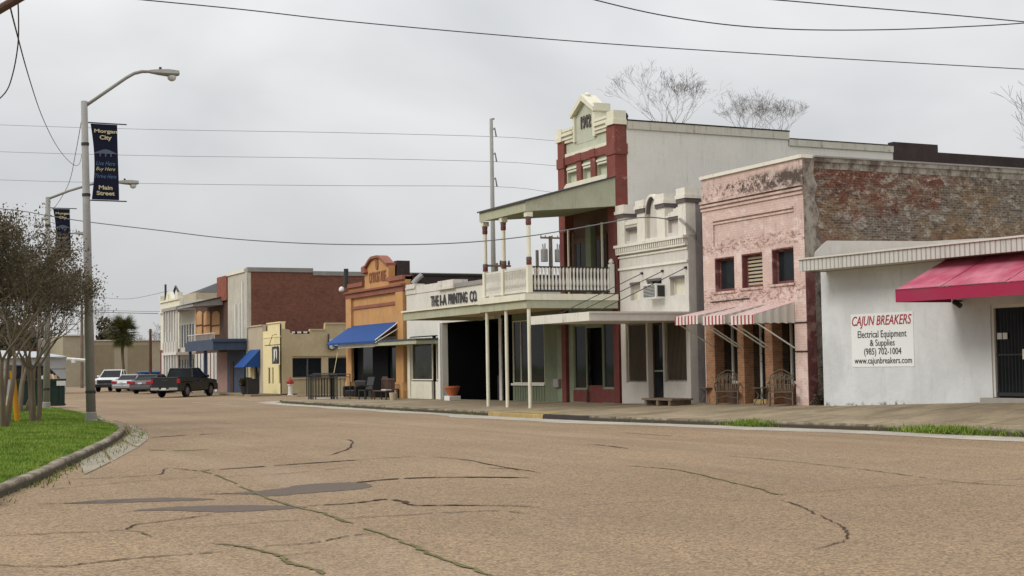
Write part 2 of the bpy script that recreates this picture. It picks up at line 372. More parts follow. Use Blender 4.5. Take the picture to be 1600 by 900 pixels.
# asphalt with brown gravel
b = NB('brown_gravel_asphalt')
big = b.noise(.10, 5, (1,1,1), .6); mid = b.noise(.9, 6, rough=.7)
c0 = b.mix(b.ramp(big, .3, .7), S(153,129,102,.65), S(167,143,114,.69)); col = b.mix(b.math('MULTIPLY', b.ramp(mid, .4, .75), .22), c0, S(124,108,93,.85))
v = b.n.new('ShaderNodeTexVoronoi'); v.inputs['Scale'].default_value = 42; b.l.new(b.pos, v.inputs['Vector'])
sp = b.n.new('ShaderNodeSeparateColor'); b.l.new(v.outputs['Color'], sp.inputs[0])
col = b.mix(.85, col, b.mix(b.ramp(sp.outputs[0], 0, 1), (.60,.59,.58), (1.44,1.42,1.38)), 'MULTIPLY')
v2 = b.n.new('ShaderNodeTexVoronoi'); v2.inputs['Scale'].default_value = 17; b.l.new(b.pos, v2.inputs['Vector'])
sp2 = b.n.new('ShaderNodeSeparateColor'); b.l.new(v2.outputs['Color'], sp2.inputs[0])
col = b.mix(.5, col, b.mix(sp2.outputs[0], (.8,.8,.8), (1.2,1.2,1.2)), 'MULTIPLY')
trk = b.noise(.55, 4, (1.5,.10,1), .55, .3); col = b.mix(b.math('MULTIPLY', b.ramp(trk, .46, .70), .30), col, S(112,94,78))
col = b.mix(b.math('MULTIPLY', b.ramp(b.noise(.55, 4, (1.3,.12,1), .55, .3, (7,3,0)), .52, .74), .22), col, S(184,164,140,.8))
col = b.mix(b.math('MULTIPLY', b.ramp(b.noise(1.1, 6, (1,.7,1), .6, 0, (2,9,0)), .66, .76), .45), col, S(84,72,62))
b.bump(b.math('MULTIPLY_ADD', v.outputs['Distance'], -1, 1), .5, .012); M['road'] = b.done(col, .88, .25)
def concrete(name, c, dark=S(96,88,74), face=0, joint=0):
    b = NB(name); n = b.noise(.8, 7, rough=.7); n2 = b.noise(7, 6, rough=.7)
    col = b.mix(b.ramp(n, .38, .68), mul(c, .78), mul(c, 1.08)); col = b.mix(b.math('MULTIPLY', b.ramp(n2, .45, .75), .5), col, dark)
    if face:
        col = b.mix(b.math('MULTIPLY', b.ramp(b.noise(1.7, 6, (1,1,1), .7, 0, (5,5,5)), .38, .6), face), col, dark)
        col = b.mix(b.math('MULTIPLY', b.math('LESS_THAN', b.math('FRACT', b.math('MULTIPLY', b.sx.outputs[1], .33)), .012), .8), col, S(40,36,30))
        col = b.mix(b.ramp(b.sx.outputs[2], .125, .07), col, dark)
    if joint:
        for ax, f_ in ((1, .33), (0, .55)): col = b.mix(b.math('MULTIPLY', b.math('LESS_THAN', b.math('FRACT', b.math('MULTIPLY', b.math('ADD', b.sx.outputs[ax], b.math('MULTIPLY', n2, .04)), f_)), .014), .7), col, S(60,54,42))
        col = b.mix(b.math('MULTIPLY', b.ramp(b.noise(.5, 6, (.6,1.6,1), .7, 0, (8,2,0)), .48, .64), .5), col, S(92,80,60))
    b.bump(n2, .4, .02); return b.done(col, .9, .2)
M['walk'] = concrete('sidewalk_concrete', S(164,148,122,.82), joint=1); M['gutter'] = concrete('gutter_concrete', S(188,180,166,.85)); M['kerb'] = concrete('curb_concrete', S(156,146,126,.9), S(70,62,52), .75)
M['kerbs'] = concrete('old_gutter_slab', S(162,153,136,.78), S(112,104,84)); M['kerby'] = concrete('yellow_curb', S(184,160,108,.8), S(132,118,90)); M['kerbd'] = concrete('black_curb', S(64,58,54), S(40,36,34))
b = NB('lawn_soil'); col = b.mix(b.ramp(b.noise(.9, 6, rough=.7), .35, .7), S(78,98,34,.85), S(112,126,52,.85)); col = b.mix(b.math('MULTIPLY', b.ramp(b.noise(.35, 4, off=(2,5,0)), .5, .68), .5), col, S(120,112,60,.8)); b.bump(b.noise(40, 3), .5, .03); M['lawn'] = b.done(col, .95, .1)
def leafmat(name, a, c, scale=1.3, tr=.25):
    b = NB(name); oi = b.noise(scale, 3); n2 = b.noise(14, 2); f = b.math('ADD', b.math('MULTIPLY', oi, .6), b.math('MULTIPLY', n2, .4))
    m_ = b.done(b.mix(b.ramp(f, .35, .65), a, c), .75, .2); return m_
M['grass'] = leafmat('grass_blades', S(80,108,30), S(130,150,62)); M['weed'] = leafmat('weed_blades', S(70,88,24), S(122,130,54))
M['mleaf'] = leafmat('sparse_brown_foliage', S(64,55,40), S(96,84,62)); M['mgreen'] = leafmat('sparse_green_foliage', S(54,50,36), S(82,74,54))
M['bark'] = paint('smooth_grey_bark', S(108,94,78), .2, .5, S(70,60,48), streak=8)
M['twig'] = plain('twigs', S(92,82,72), .9, .2, var=.2); M['twigd'] = plain('brown_twigs', S(84,74,60), .9, .2, var=.25)
M['palm'] = leafmat('palm_fronds', S(54,60,32), S(112,114,68)); M['palmtrunk'] = paint('palm_trunk', S(92,80,64), .2, .5)
M['crack'] = plain('crack_filler', S(66,54,46), .95, .1, var=.3); M['crackg'] = leafmat('grassy_crack', S(80,76,44), S(104,98,56), 3)
M['tarpatch'] = plain('tar_patch', S(98,88,80), .95, .08, var=.22, scale=9)
M['farwall'] = paint('far_tan_panels', S(156,146,124), .05, .25); M['farwall2'] = paint('far_brown_panels', S(134,122,98), .05, .25)
M['bannerblue'] = plain('navy_banner', S(16,20,44), .7, .2, var=.1); M['letters'] = plain('cream_letters', S(196,182,146), .7); M['lettersblue'] = plain('blue_letters', S(84,108,140), .7); M['lettersgrey'] = plain('grey_print', S(82,92,112), .7)
M['signred'] = plain('red_letters', S(160,38,58), .7, var=.05); M['signblk'] = plain('black_letters', S(58,56,58), .7, var=.05); M['signwhite'] = plain('sign_white', S(220,222,220), .7, var=.02)
M['hydred'] = plain('hydrant_red', S(150,48,38), .6); M['hydwhite'] = plain('hydrant_white', S(205,200,190), .6)
M['leather'] = plain('black_leather', (.02,.019,.019), .45)

# ================================================================ GROUND
def struct(mb, name, mat, smooth=False): return tag(mb.build(name, mat, smooth=smooth), kind='structure')
struct(MB().quad((-1500,-1500,-.05),(1500,-1500,-.05),(1500,1500,-.05),(-1500,1500,-.05)), 'ground', M['lawn'])
struct(MB().quad((-60,-30,0),(30,-30,0),(30,74.6,0),(60,74.6,0),(60,178,0),(-60,178,0)), 'road', M['road'])
# facade side sidewalk: curb line stations and matching facade foot
kerb = [(23.9,4,.15),(23.6,14,.15),(23.05,22,.15),(22.62,26.6,.15),(22.0,30.3,.15),(21.45,33,.15),(20.7,36.8,.15),(20.35,40.2,.15),(20.25,45,.15),(20.2,54,.15),(20.3,62,.14),(20.45,69,.12),(21.2,72.2,.10),(22.4,73.8,.08),(24.5,74.4,.07)]
foot = [(30.2,4,1.0),(28.5,14,.95),(27.4,22,.76),(26.9,26.6,.64),(26.5,30.3,.50),(26.4,33,.42),(26.4,36.8,.40),(26.4,40.2,.36),(26.4,45,.27),(26.4,54,.21),(26.4,62,.17),(26.4,69,.15),(26.4,72.2,.13),(26.4,73.8,.11),(26.4,74.6,.09)]
mb = MB(); NS = 6
def lerp(a, b, t): return tuple(p+(q-p)*t for p, q in zip(a, b))
rows = []
for k0, f0 in zip(kerb, foot): rows.append([lerp((k0[0]+.16,k0[1],k0[2]), f0, t/NS) for t in range(NS+1)])
for r in rows: mb.v += r
for i in range(len(rows)-1):
    for j in range(NS):
        a = i*(NS+1)+j; mb.f.append((a, a+1, a+NS+2, a+NS+1))
struct(mb, 'sidewalk', M['walk'])
def kerbstrip(pts, name, mat, w=.16, side=1, lift=0.0):
    mb = MB(); n = len(pts)
    for i, (x, y, z) in enumerate(pts):
        a = Vector(pts[max(i-1,0)][:2]); c_ = Vector(pts[min(i+1,n-1)][:2]); d = (c_-a).normalized(); nn = Vector((d.y,-d.x))*side*w
        mb.v += [(x,y,-.02),(x+nn.x*.12,y+nn.y*.12,z+lift-.02),(x+nn.x*.25,y+nn.y*.25,z+lift+.004),(x+nn.x,y+nn.y,z+lift+.004),(x+nn.x,y+nn.y,-.02)]
    for i in range(n-1):
        for k in range(4): a = i*5+k; mb.f.append((a,a+1,a+6,a+5))
    return struct(mb, name, mat)
def seg(pts, y0, y1):
    out_ = []
    for i in range(len(pts)-1):
        p, q = pts[i], pts[i+1]
        steps = max(2, int(abs(q[1]-p[1])/.7))
        for s_ in range(steps):
            t = s_/steps; r = lerp(p, q, t)
            if y0 <= r[1] <= y1: out_.append((r[0]+random.uniform(-.012,.012), r[1], r[2]+random.uniform(-.015,.006)))
    return out_
kerbstrip(seg(kerb, 4, 38.1), 'curb', M['kerb']); kerbstrip(seg(kerb, 37.5, 40.4), 'curb', M['kerbd']); kerbstrip(seg(kerb, 39.8, 44.5), 'curb', M['kerby'])
kerbstrip(seg(kerb, 43.9, 75), 'curb', M['kerb'])
# pale gutter pan
mb = MB(); ks = seg(kerb, 4, 75)
for (x, y, z) in ks: mb.v += [(x-(1.25 if y<45 else .95)-.16*math.sin(y*.9)-random.random()*.07,y,.006),(x+.02,y,.006)]
for i in range(len(ks)-1): mb.f.append((2*i,2*i+1,2*i+3,2*i+2))
struct(mb, 'gutter', M['gutter'])
# yellow painted ramp edge on the sidewalk by the porch, concrete drive at the right
struct(MB().quad((20.45,40.0,.158),(21.3,40.4,.19),(21.2,42.6,.185),(20.42,43.6,.158)), 'ramp_paint', M['kerby'])
struct(MB().pz([(22.15,19.2),(23.4,18.2),(24.2,20.5),(22.85,22.4),(22.2,21.6)], .002, .17), 'driveway', M['gutter'])
struct(MB().quad((24.6,75.6,.008),(60,75.6,.008),(60,82,.008),(25.8,82,.008)), 'side_street', M['gutter'])
# sidewalk in front of the far blocks
struct(MB().box(24.0,27,88,131,-.02,.13), 'sidewalk', M['walk']); struct(MB().box(26,42,84.6,88,-.02,.06), 'sidewalk', M['walk'])
for px0, px1, py, wd in ((300,450,629,.25),(352,640,633,.10),(170,352,621,.22)):
    a = GP(px0, py); c_ = GP(px1, py); struct(MB().quad((a[0],a[1],.008),(c_[0],c_[1],.008),(c_[0]+.1,c_[1]+wd*3,.008),(a[0]+.1,a[1]+wd*3,.008)), 'road_marking', M['gutter'])

# grass island
edge_px = [(-30,778),(0,762),(50,742),(100,720),(135,704),(165,690),(184,680),(194,672),(196,667),(186,662),(170,658.5)]
isl = [GP(px, py, .15) for px, py in edge_px]
isl = [(-9,5),(-4,10.5),(-.6,16.2)] + isl + [(8.75,52),(8.95,56),(9.15,62),(9.3,69)]
P3 = [Vector((x,y,0)) for x, y in isl]
def smooth_line(P, n=5):
    o = []
    for i in range(len(P)-1):
        p0, p1, p2, p3 = P[max(i-1,0)], P[i], P[i+1], P[min(i+2,len(P)-1)]
        for k in range(n):
            t = k/n; o.append(.5*((2*p1)+(p2-p0)*t+(2*p0-5*p1+4*p2-p3)*t*t+(3*p1-p0-3*p2+p3)*t**3))
    o.append(P[-1]); return o
IS = smooth_line(P3, 4)
kk = [(p.x+random.uniform(-.015,.015), p.y, .15+random.uniform(-.015,.008)) for p in IS]
kerbstrip(kk, 'island_curb', M['kerb'], .18, side=-1)
mb = MB(); inner = []
for i, p in enumerate(IS):
    d = (IS[min(i+1,len(IS)-1)]-IS[max(i-1,0)]).normalized(); q = p+Vector((-d.y, d.x, 0))*.17; inner.append(q)
def isl_h(x, y): return .15 + .10*(1-math.exp(-max(0, .35*(8-x))/3))
mb.v = [(q.x,q.y,.135) for q in inner] + [(q.x-1.2,q.y,.22) for q in inner] + [(-30,q.y,.30) for q in inner]
n = len(inner)
for i in range(n-1):
    mb.f += [(i,i+1,n+i+1,n+i),(n+i,n+i+1,2*n+i+1,2*n+i)]
struct(mb, 'lawn', M['lawn'])
# broken concrete gutter on the inside of the bend with weeds
gout = [GP(px,py,0) for px,py in ((60,762),(130,744),(175,722),(215,700),(231,688),(233,680),(222,672),(205,664),(178,658))]
gin = [GP(px,py,0) for px,py in ((60,748),(120,722),(160,704),(190,688),(200,678),(203,671),(200,665),(190,661),(175,657))]
for k in range(len(gout)-1):
    if k == 0: continue
    a, b_, c_, d_ = gout[k], gout[k+1], gin[k+1], gin[k]
    m_ = [((a[0]+b_[0]+c_[0]+d_[0])/4), ((a[1]+b_[1]+c_[1]+d_[1])/4)]
    q_ = (a[0]*.42+b_[0]*.42-c_[0]*-.08-d_[0]*-.08, a[1]*.42+b_[1]*.42+c_[1]*.08+d_[1]*.08); m_ = [q_[0], q_[1]]
    sc_ = random.uniform(.86,.93); sh = lambda p: (m_[0]+(p[0]-m_[0])*sc_, m_[1]+(p[1]-m_[1])*sc_)
    struct(MB().pz([sh(a),sh(b_),sh(c_),sh(d_)], .0, .012+.006*(k%2)), 'gutter', M['kerbs'])

# cracks and tar in the road (measured on the photo, laid on the road surface)
def crack(pts, w, mat, name='road_crack', z=.009, jit=.02):
    P = smooth_line([Vector((*GP(px,py),0)) for px,py in pts], 7); mb = MB()
    for i, p in enumerate(P):
        d = (P[min(i+1,len(P)-1)]-P[max(i-1,0)]).normalized(); nn = Vector((-d.y,d.x,0)); e = min(1, min(i, len(P)-1-i)/4+.15)
        ww = w*e*random.uniform(.45,1.3); j = random.uniform(-jit,jit)
        a = p+nn*(j+ww/2); c_ = p+nn*(j-ww/2); mb.v += [(a.x,a.y,z),(c_.x,c_.y,z)]
    for i in range(len(P)-1):
        if random.random() > .07: mb.f.append((2*i,2*i+1,2*i+3,2*i+2))
    return struct(mb, name, mat)
def C(*q): return [(q[i]/2, 640+q[i+1]/2) for i in range(0, len(q), 2)]
def C2(*q): return [(800+q[i]/2, 600+q[i+1]/2) for i in range(0, len(q), 2)]
ck = M['crack']; cg = M['crackg']
crack(C(530,182,600,190,660,200,770,248,880,292,1010,325,1080,350,1240,408,1340,450,1480,500,1560,540), .05, cg, jit=.03)
crack(C(200,218,340,214,440,208,500,203,512,188,530,182), .035, ck); crack(C(620,192,800,180,1000,166,1150,156), .12, ck); crack(C(1150,156,1300,148,1440,156,1550,176,1700,200), .04, ck)
crack(C(120,254,300,236,500,220,700,210,900,200,1120,178), .025, ck); crack(C(1110,230,1200,220,1320,214,1500,212,1660,214), .13, ck)
crack(C(-60,400,0,396,200,386,380,377,430,360,560,344,660,328), .03, ck); crack(C(470,376,650,366,860,350,1000,344), .02, cg); crack(C(380,378,440,384,470,400), .03, cg)
crack(C(960,302,1100,294,1200,282,1260,288,1290,300,1450,300,1660,302), .08, ck); crack(C(1060,342,1250,332,1420,322,1560,318,1640,326), .03, ck)
crack(C(-40,488,180,492,240,486,400,468,600,452,700,446), .035, ck); crack(C(740,432,900,424,990,416,1080,398,1170,388), .035, ck)
crack(C(650,418,760,430,870,458,900,480,980,500,1010,520), .05, cg); crack(C(860,462,900,456,1000,446), .02, ck)
crack(C(470,88,560,82,700,74), .14, ck); crack(C(500,66,640,60,800,54), .03, ck); crack(C(460,126,560,128,650,125), .25, M['weed']); crack(C(540,134,760,126,950,116), .025, ck)
crack(C(1020,146,1090,122,1100,100,1080,94), .05, ck); crack(C(668,40,720,44,760,42), .03, ck); crack(C(100,296,250,292,420,284), .03, ck); crack(C(600,268,700,264,800,254), .03, ck)
crack(C2(330,255,420,260,520,270,620,292,720,316,780,330,820,345,860,345), .05, cg); crack(C2(840,362,900,384,960,412,1020,440,1045,460,1040,490,940,520), .022, ck)
crack(C2(640,222,800,236,960,252,1100,268,1250,288,1420,309,1640,322), .035, cg); crack(C2(1420,309,1520,302,1660,294), .02, ck); crack(C2(860,345,1060,330,1240,318,1420,309), .015, ck)
crack(C2(230,188,300,194,370,204), .06, ck); crack(C2(340,152,450,160,560,166), .05, ck); crack(C2(-60,382,40,384,100,386), .03, ck); crack(C2(150,386,300,376,500,364), .012, ck)
crack(C2(-100,262,0,266,20,270), .05, ck)
def patch(pts, z=.004):
    P = smooth_line([Vector((*GP(px,py),0)) for px,py in pts+[pts[0]]], 12)[:-1]
    struct(MB().quad(*[(p.x+random.uniform(-.03,.03),p.y+random.uniform(-.03,.03),z) for p in P]), 'tar_patch', M['tarpatch'])
patch(C(640,264,760,260,880,246,960,234,1110,228,1160,238,1130,248,960,262,850,271,780,266)); patch(C(200,294,300,284,440,278,560,276,670,281,560,286,420,290,290,294))
patch(C(400,318,520,306,700,300,850,300,960,305,900,311,780,318,680,321,540,316))

# ---- grass blades (uncountable: one object each)
def blades(name, spots, mat, hmin, hmax, w, label=None):
    mb = MB()
    for (x, y, z) in spots:
        a = random.random()*6.28; h = random.uniform(hmin, hmax); lx, ly = random.gauss(0,.45)*h, random.gauss(0,.45)*h; dx, dy = math.cos(a)*w, math.sin(a)*w
        mb.add([(x-dx,y-dy,z-.01),(x+dx,y+dy,z-.01),(x+lx,y+ly,z+h)], [(0,1,2)])
    o = mb.build(name, mat); tag(o, kind='stuff'); return o
def lawn_z(x, y):
    e = edge_x(y); d = e-x
    return .135+.085*min(1, d/1.2)+ max(0, d-1.2)*.004
def edge_x(y):
    for i in range(n-1):
        a, c_ = inner[i], inner[i+1]
        if a.y <= y <= c_.y and c_.y > a.y: return a.x+(c_.x-a.x)*(y-a.y)/(c_.y-a.y)
    return 9.0
sp_ = []
while len(sp_) < 70000:
    y = 20+48*random.random()**1.25; e = edge_x(y); x = e-random.random()**1.2*min(e+1, 9)
    if x < (y*math.tan(R_(4.5)))-.3 : continue
    sp_.append((x-.04, y, lawn_z(x,y)))
tag(blades('grass', sp_, M['grass'], .025, .07, .011), 'short bright green lawn grass on the curved median', 'grass')
sp_ = []
for i in range(len(IS)-1):                                   # weeds in the broken gutter
    for k in range(26 if 22 < IS[i].y < 46 else 3):
        p = IS[i].lerp(IS[i+1], random.random()); d = (IS[i+1]-IS[i]).normalized(); q = p+Vector((d.y,-d.x,0))*abs(random.gauss(.08,.14))
        if 27 < p.y < 44 and random.random() < .8: q = p+Vector((d.y,-d.x,0))*random.choice((random.uniform(.0,.35), random.gauss(.45,.08)))
        sp_.append((q.x,q.y,.0))
for (yc, ln, amt, hh) in ((21.6,1.6,500,1),(24.6,2.6,900,1),(31.1,1.5,420,1),(35.5,2.5,120,.5),(46,3,150,.5),(52,4,170,.5),(58,5,200,.5),(64,5,170,.5),(69,3,60,.5)):
    for _ in range(amt):
        y = yc+random.gauss(0, ln*.35)
        for i in range(len(ks)-1):
            if ks[i][1] <= y <= ks[i+1][1] or ks[i+1][1] <= y <= ks[i][1]: break
        sp_.append((ks[i][0]+random.gauss(-.03,.10)*(1.6 if amt > 400 else .8), y, .01 if amt < 400 else .03))
tag(blades('weeds', sp_, M['weed'], .03, .10, .012), 'scruffy weeds growing along the curbs and gutters', 'weeds')
sp_ = []
for yc, ln, amt in ((21.2,1.5,900),(24.8,1.7,1500),(31.0,.9,700)):
    for _ in range(amt):
        y = yc+random.gauss(0, ln*.4); i = min(range(len(ks)), key=lambda q: abs(ks[q][1]-y)); sp_.append((ks[i][0]+random.gauss(.0,.14), y, .02+.1*random.random()))
tag(blades('curb_grass', sp_, M['grass'], .05, .15, .013), 'thick green grass clumps overgrowing the near sidewalk curb', 'grass')

# ================================================================ BUILDINGS
def wallx(xf, t, y0, y1, z0, z1, holes=(), mb=None):
    mb = mb or MB(); ys = sorted({y0, y1, *[min(max(q,y0),y1) for h in holes for q in h[:2]]}); zs = sorted({z0, z1, *[min(max(q,z0),z1) for h in holes for q in h[2:4]]})
    for i in range(len(ys)-1):
        for j in range(len(zs)-1):
            yc, zc_ = (ys[i]+ys[i+1])/2, (zs[j]+zs[j+1])/2
            if any(h[0] < yc < h[1] and h[2] < zc_ < h[3] for h in holes): continue
            mb.box(xf, xf+t, ys[i], ys[i+1], zs[j], zs[j+1])
    return mb
def WR(pl, pr, pt, pb, x=26.0):
    ym, xm = (pt+pb)/2, (pl+pr)/2
    return (XP(pr,ym,x)[0], XP(pl,ym,x)[0], XP(xm,pb,x)[1], XP(xm,pt,x)[1])
def frame_mb(x, r, w=.06, d=.05, nx=0, ny=0, bottom=True):
    y0, y1, z0, z1 = r; mb = MB()
    mb.box(x-d, x, y0, y0+w, z0, z1).box(x-d, x, y1-w, y1, z0, z1).box(x-d, x, y0+w, y1-w, z1-w, z1)
    if bottom: mb.box(x-d, x, y0+w, y1-w, z0, z0+w)
    for k in range(nx): yy = y0+(y1-y0)*(k+1)/(nx+1); mb.box(x-d*.8, x, yy-w*.3, yy+w*.3, z0+w, z1-w)
    for k in range(ny): zz = z0+(z1-z0)*(k+1)/(ny+1); mb.box(x-d*.7, x, y0+w, y1-w, zz-w*.3, zz+w*.3)
    return mb
def window(root, r, xf=26.0, rec=.12, fm=None, gm=None, name='window', label=None, **k):
    f_ = frame_mb(xf+rec, r, **k).build(name, fm or M['white'], root)
    if label: f_['label'] = label
    Bx(xf+rec, xf+rec+.03, r[0]+.01, r[1]-.01, r[2]+.01, r[3]-.01).build('pane', gm or M['glass'], f_)
    return f_
def cap(mb, x0, x1, y0, y1, z0, z1, o=.06):      # small stepped coping block
    return mb.box(x0-o, x1+o, y0-o, y1+o, z0, z0+(z1-z0)*.35).box(x0-o*.3, x1+o*.3, y0-o*.3, y1+o*.3, z0+(z1-z0)*.35, z1)
def fit_text(txt, W_, H_, **k):
    mb = text_mesh(txt, 1, **k); xs = [v[0] for v in mb.v]; zs = [v[2] for v in mb.v]
    cx, cz = (min(xs)+max(xs))/2, (min(zs)+max(zs))/2; sx, sz = W_/(max(xs)-min(xs)), H_/(max(zs)-min(zs))
    mb.v = [((x-cx)*sx, y, (z-cz)*sz) for x, y, z in mb.v]; return mb
def on_front(mb, xface, yc, zc_): mb.v = [(xface+v[1], yc-v[0], zc_+v[2]) for v in mb.v]; return mb
def bld(name, y0, y1, label, cat='building', x=26.0): return tag(empty(name, (x, (y0+y1)/2, 0)), label, cat)
def shell(root, x0, x1, y0, y1, z, mat, skip=()):    # plain side / rear walls and roof
    mb = MB()
    if 'near' not in skip: mb.box(x0, x1, y0, y0+.28, -.05, z)
    if 'far' not in skip: mb.box(x0, x1, y1-.28, y1, -.05, z)
    mb.box(x1-.28, x1, y0+.28, y1-.28, -.05, z)
    mb.build('side_wall', mat, root); Bx(x0, x1-.28, y0+.28, y1-.28, z-.9, z-.75).build('roof', M['darkroof'], root)

# ---------------------------------------------------------------- A: low white stucco shop at the right
TH = R_(5.6); OA = Vector((26, 33.3, 0))
def loc_ray(px, py):
    r = ray(px, py); c, s = math.cos(-TH), math.sin(-TH); o = CAM-OA
    return Vector((o.x*c-o.y*s, o.x*s+o.y*c, o.z)), Vector((r.x*c-r.y*s, r.x*s+r.y*c, r.z))
def LX(px, py, lx=0.0):
    o, r = loc_ray(px, py); t = (lx-o.x)/r.x; p = o+r*t; return p.y, p.z
def LY(px, py, ly):
    o, r = loc_ray(px, py); t = (ly-o.y)/r.y; p = o+r*t; return p.x, p.z
A = empty('breaker_shop', OA, TH, local=True); tag(A, 'low white stucco electrical shop with ribbed metal fascia at the right edge', 'building')
yd0 = LX(1549, 550)[0]; zd0, zd1 = LX(1570, 621)[1], LX(1570, 475)[1]; yd1 = yd0-2.15
yA0 = LX(1285, 530)[0]; ff = 1.0; yf0, zf1 = LX(1250, 404, -ff); zf0 = LX(1252, 424, -ff)[1]; zwt = zf0+.02
0 and print('A', yA0, yd0, zd0, zd1, yf0, zf0, zf1, 'fascia right', LX(1600,368,-ff))
wl = wallx(0, .25, -14, yA0, .1, zwt, [(yd1, yd0, -.1, zd1)]); wl.box(.25, 11, yA0-.25, yA0, .1, zwt).box(10.75, 11, -14, yA0-.25, .1, zwt).box(.25, 10.75, -14, -13.75, .1, zwt)
wl.build('wall', M['stucco'], A)
MB().box(-ff, 10.8, -14.3, yf0-.05, zf0+.03, zf0+.25).build('roof', M['lilac'], A)
MB().box(-ff-.04, -ff-.003, -14.3, yf0, zf0, zf1-.05).box(-ff, 1.0, yf0-.045, yf0, zf0, zf1-.05).build('fascia', M['ribbed'], A)
MB().box(-ff-.09, -ff+.1, -14.3, yf0+.04, zf1-.047, zf1).build('roof_edge', M['lilac'], A)
# glazed double door
fr = MB(); yc_ = (yd0+yd1)/2
fr.box(.04,.12,yd0-.07,yd0-.002,zd0,zd1-.002).box(.04,.12,yd1+.002,yd1+.07,zd0,zd1-.002).box(.04,.12,yd1+.07,yd0-.07,zd1-.09,zd1-.002)
door = fr.build('door', M['white'], A)
for a_, b_ in ((yd0-.08, yc_+.03), (yc_-.03, yd1+.08)):
    Bx(.13, .15, b_, a_, zd0+.02, zd1-.1).build('pane', M['glass'], door)
    g = MB()
    for k in range(9): yy = a_+(b_-a_)*(k+.5)/9; g.box(.085,.097, yy-.006, yy+.006, zd0+.05, zd1-.12)
    g.box(.08,.1,b_,a_,zd0+1.05,zd0+1.09).box(.08,.1,b_,a_,zd0+.03,zd0+.12).build('security_bars', M['iron'], door)
Bx(.05,.125,yc_-.03,yc_+.03,zd0,zd1-.09).build('door_stile', M['white'], door)
Bx(.02,.05,yc_-.12,yc_+.14,zd0+.95,zd0+1.2).build('handle', M['cream'], door)
ypap = LX(1563,525)[0]; zpap = LX(1563,525)[1]
for d_ in (-.085, .085): Bx(.07,.075,ypap+d_-.07,ypap+d_+.07,zpap-.08,zpap+.08).build('notice', M['paper'], door)
Bx(-.25,.02,yd1-.2,yd0+.2,zd0-.28,zd0-.01).build('door_step', M['concrete_block'], A)
# painted sign
ys0, ys1 = LX(1331,532)[0], LX(1428,532)[0]; zs0, zs1 = LX(1380,573)[1], LX(1380,489)[1]; ysc = (ys0+ys1)/2
sg = Bx(-.012,-.001,ys1,ys0,zs0,zs1).build('sign', M['signwhite'], A)
def line(txt, pxl, pxr, pyt, pyb, mat, **k):
    a_, b_ = LX(pxl,(pyt+pyb)/2)[0], LX(pxr,(pyt+pyb)/2)[0]; z1_, z0_ = LX((pxl+pxr)/2,pyt)[1], LX((pxl+pxr)/2,pyb)[1]
    on_front(fit_text(txt, a_-b_, z1_-z0_, **k), -.018, (a_+b_)/2, (z0_+z1_)/2).build('lettering', mat, sg)
line('CAJUN BREAKERS', 1332, 1425, 492.5, 512.5, M['signred'], shear=.28, bold=.004)
line('Electrical Equipment', 1341, 1417, 516, 530.5, M['signblk'], bold=.0); line('& Supplies', 1360, 1398.5, 530, 543.5, M['signblk'], bold=.0)
line('(985) 702-1004', 1351, 1409, 543.5, 557, M['signblk'], bold=.0); line('www.cajunbreakers.com', 1336, 1425.5, 558, 571, M['signblk'], bold=.0)
# red canvas awning
yl = LX(1487,471)[0]; wf_, zv0 = LY(1400,472.5,yl); _, zv1 = LY(1400,453,yl); zt_ = LX(1480,402)[1]
print('awn', yl, wf_, zv0, zv1, zt_); yr = -14
aw = MB().add([(-.01,yl,zt_),(-.01,yr,zt_),(wf_,yr,zv1),(wf_,yl,zv1)], [(0,1,2,3)]).build('awning', M['awnredtop'], A)
MB().box(wf_-.012, wf_, yr, yl, zv0, zv1).add([(wf_,yl,zv0),(wf_,yl,zv1),(-.01,yl,zt_),(-.01,yl,zv0+.02)], [(0,1,2,3)]).build('valance', M['awnred'], aw)
s_ = MB()
for yy in (yl-1.45, yl-3.4, yl-5.3): s_.tube([(-.01,yy,zt_+.004),(wf_,yy,zv1+.004)], .012, 5)
s_.box(wf_-.02,wf_+.005,yr,yl,zv1-.012,zv1+.012).build('seam', M['maroon'], aw)
MB().tube([(-.3,yl-.35,zv0+.02),(-.3,yl-.55,zv0-.1)], .07, 8).tube([(-.02,yl-.35,zv0+.04),(-.3,yl-.35,zv0+.04)], .025, 6).build('floodlight', M['iron'], A)

# ---------------------------------------------------------------- B: narrow pink brick building
yb0, yb1, zb1 = 34.03, 39.45, 7.72
B = bld('pink_shop', yb0, yb1, 'narrow two storey pink painted brick building with bare red brick side wall')
ups = [WR(1117,1147.5,402,455), WR(1159,1191.5,395.5,449), WR(1206,1240.5,387,443)]
zst = 3.42; bays = [(XP(1148,570)[0]-.18, XP(1117.5,570)[0]), (XP(1194.5,570)[0]-.05, XP(1163,570)[0]), (XP(1243,570)[0], XP(1208,570)[0])]
holes = [(*u,) for u in ups] + [(a_, b_, .2, zst) for a_, b_ in bays]
wallx(26, .35, yb0, yb1, .2, zb1, holes).build('wall', M['pink'], B)
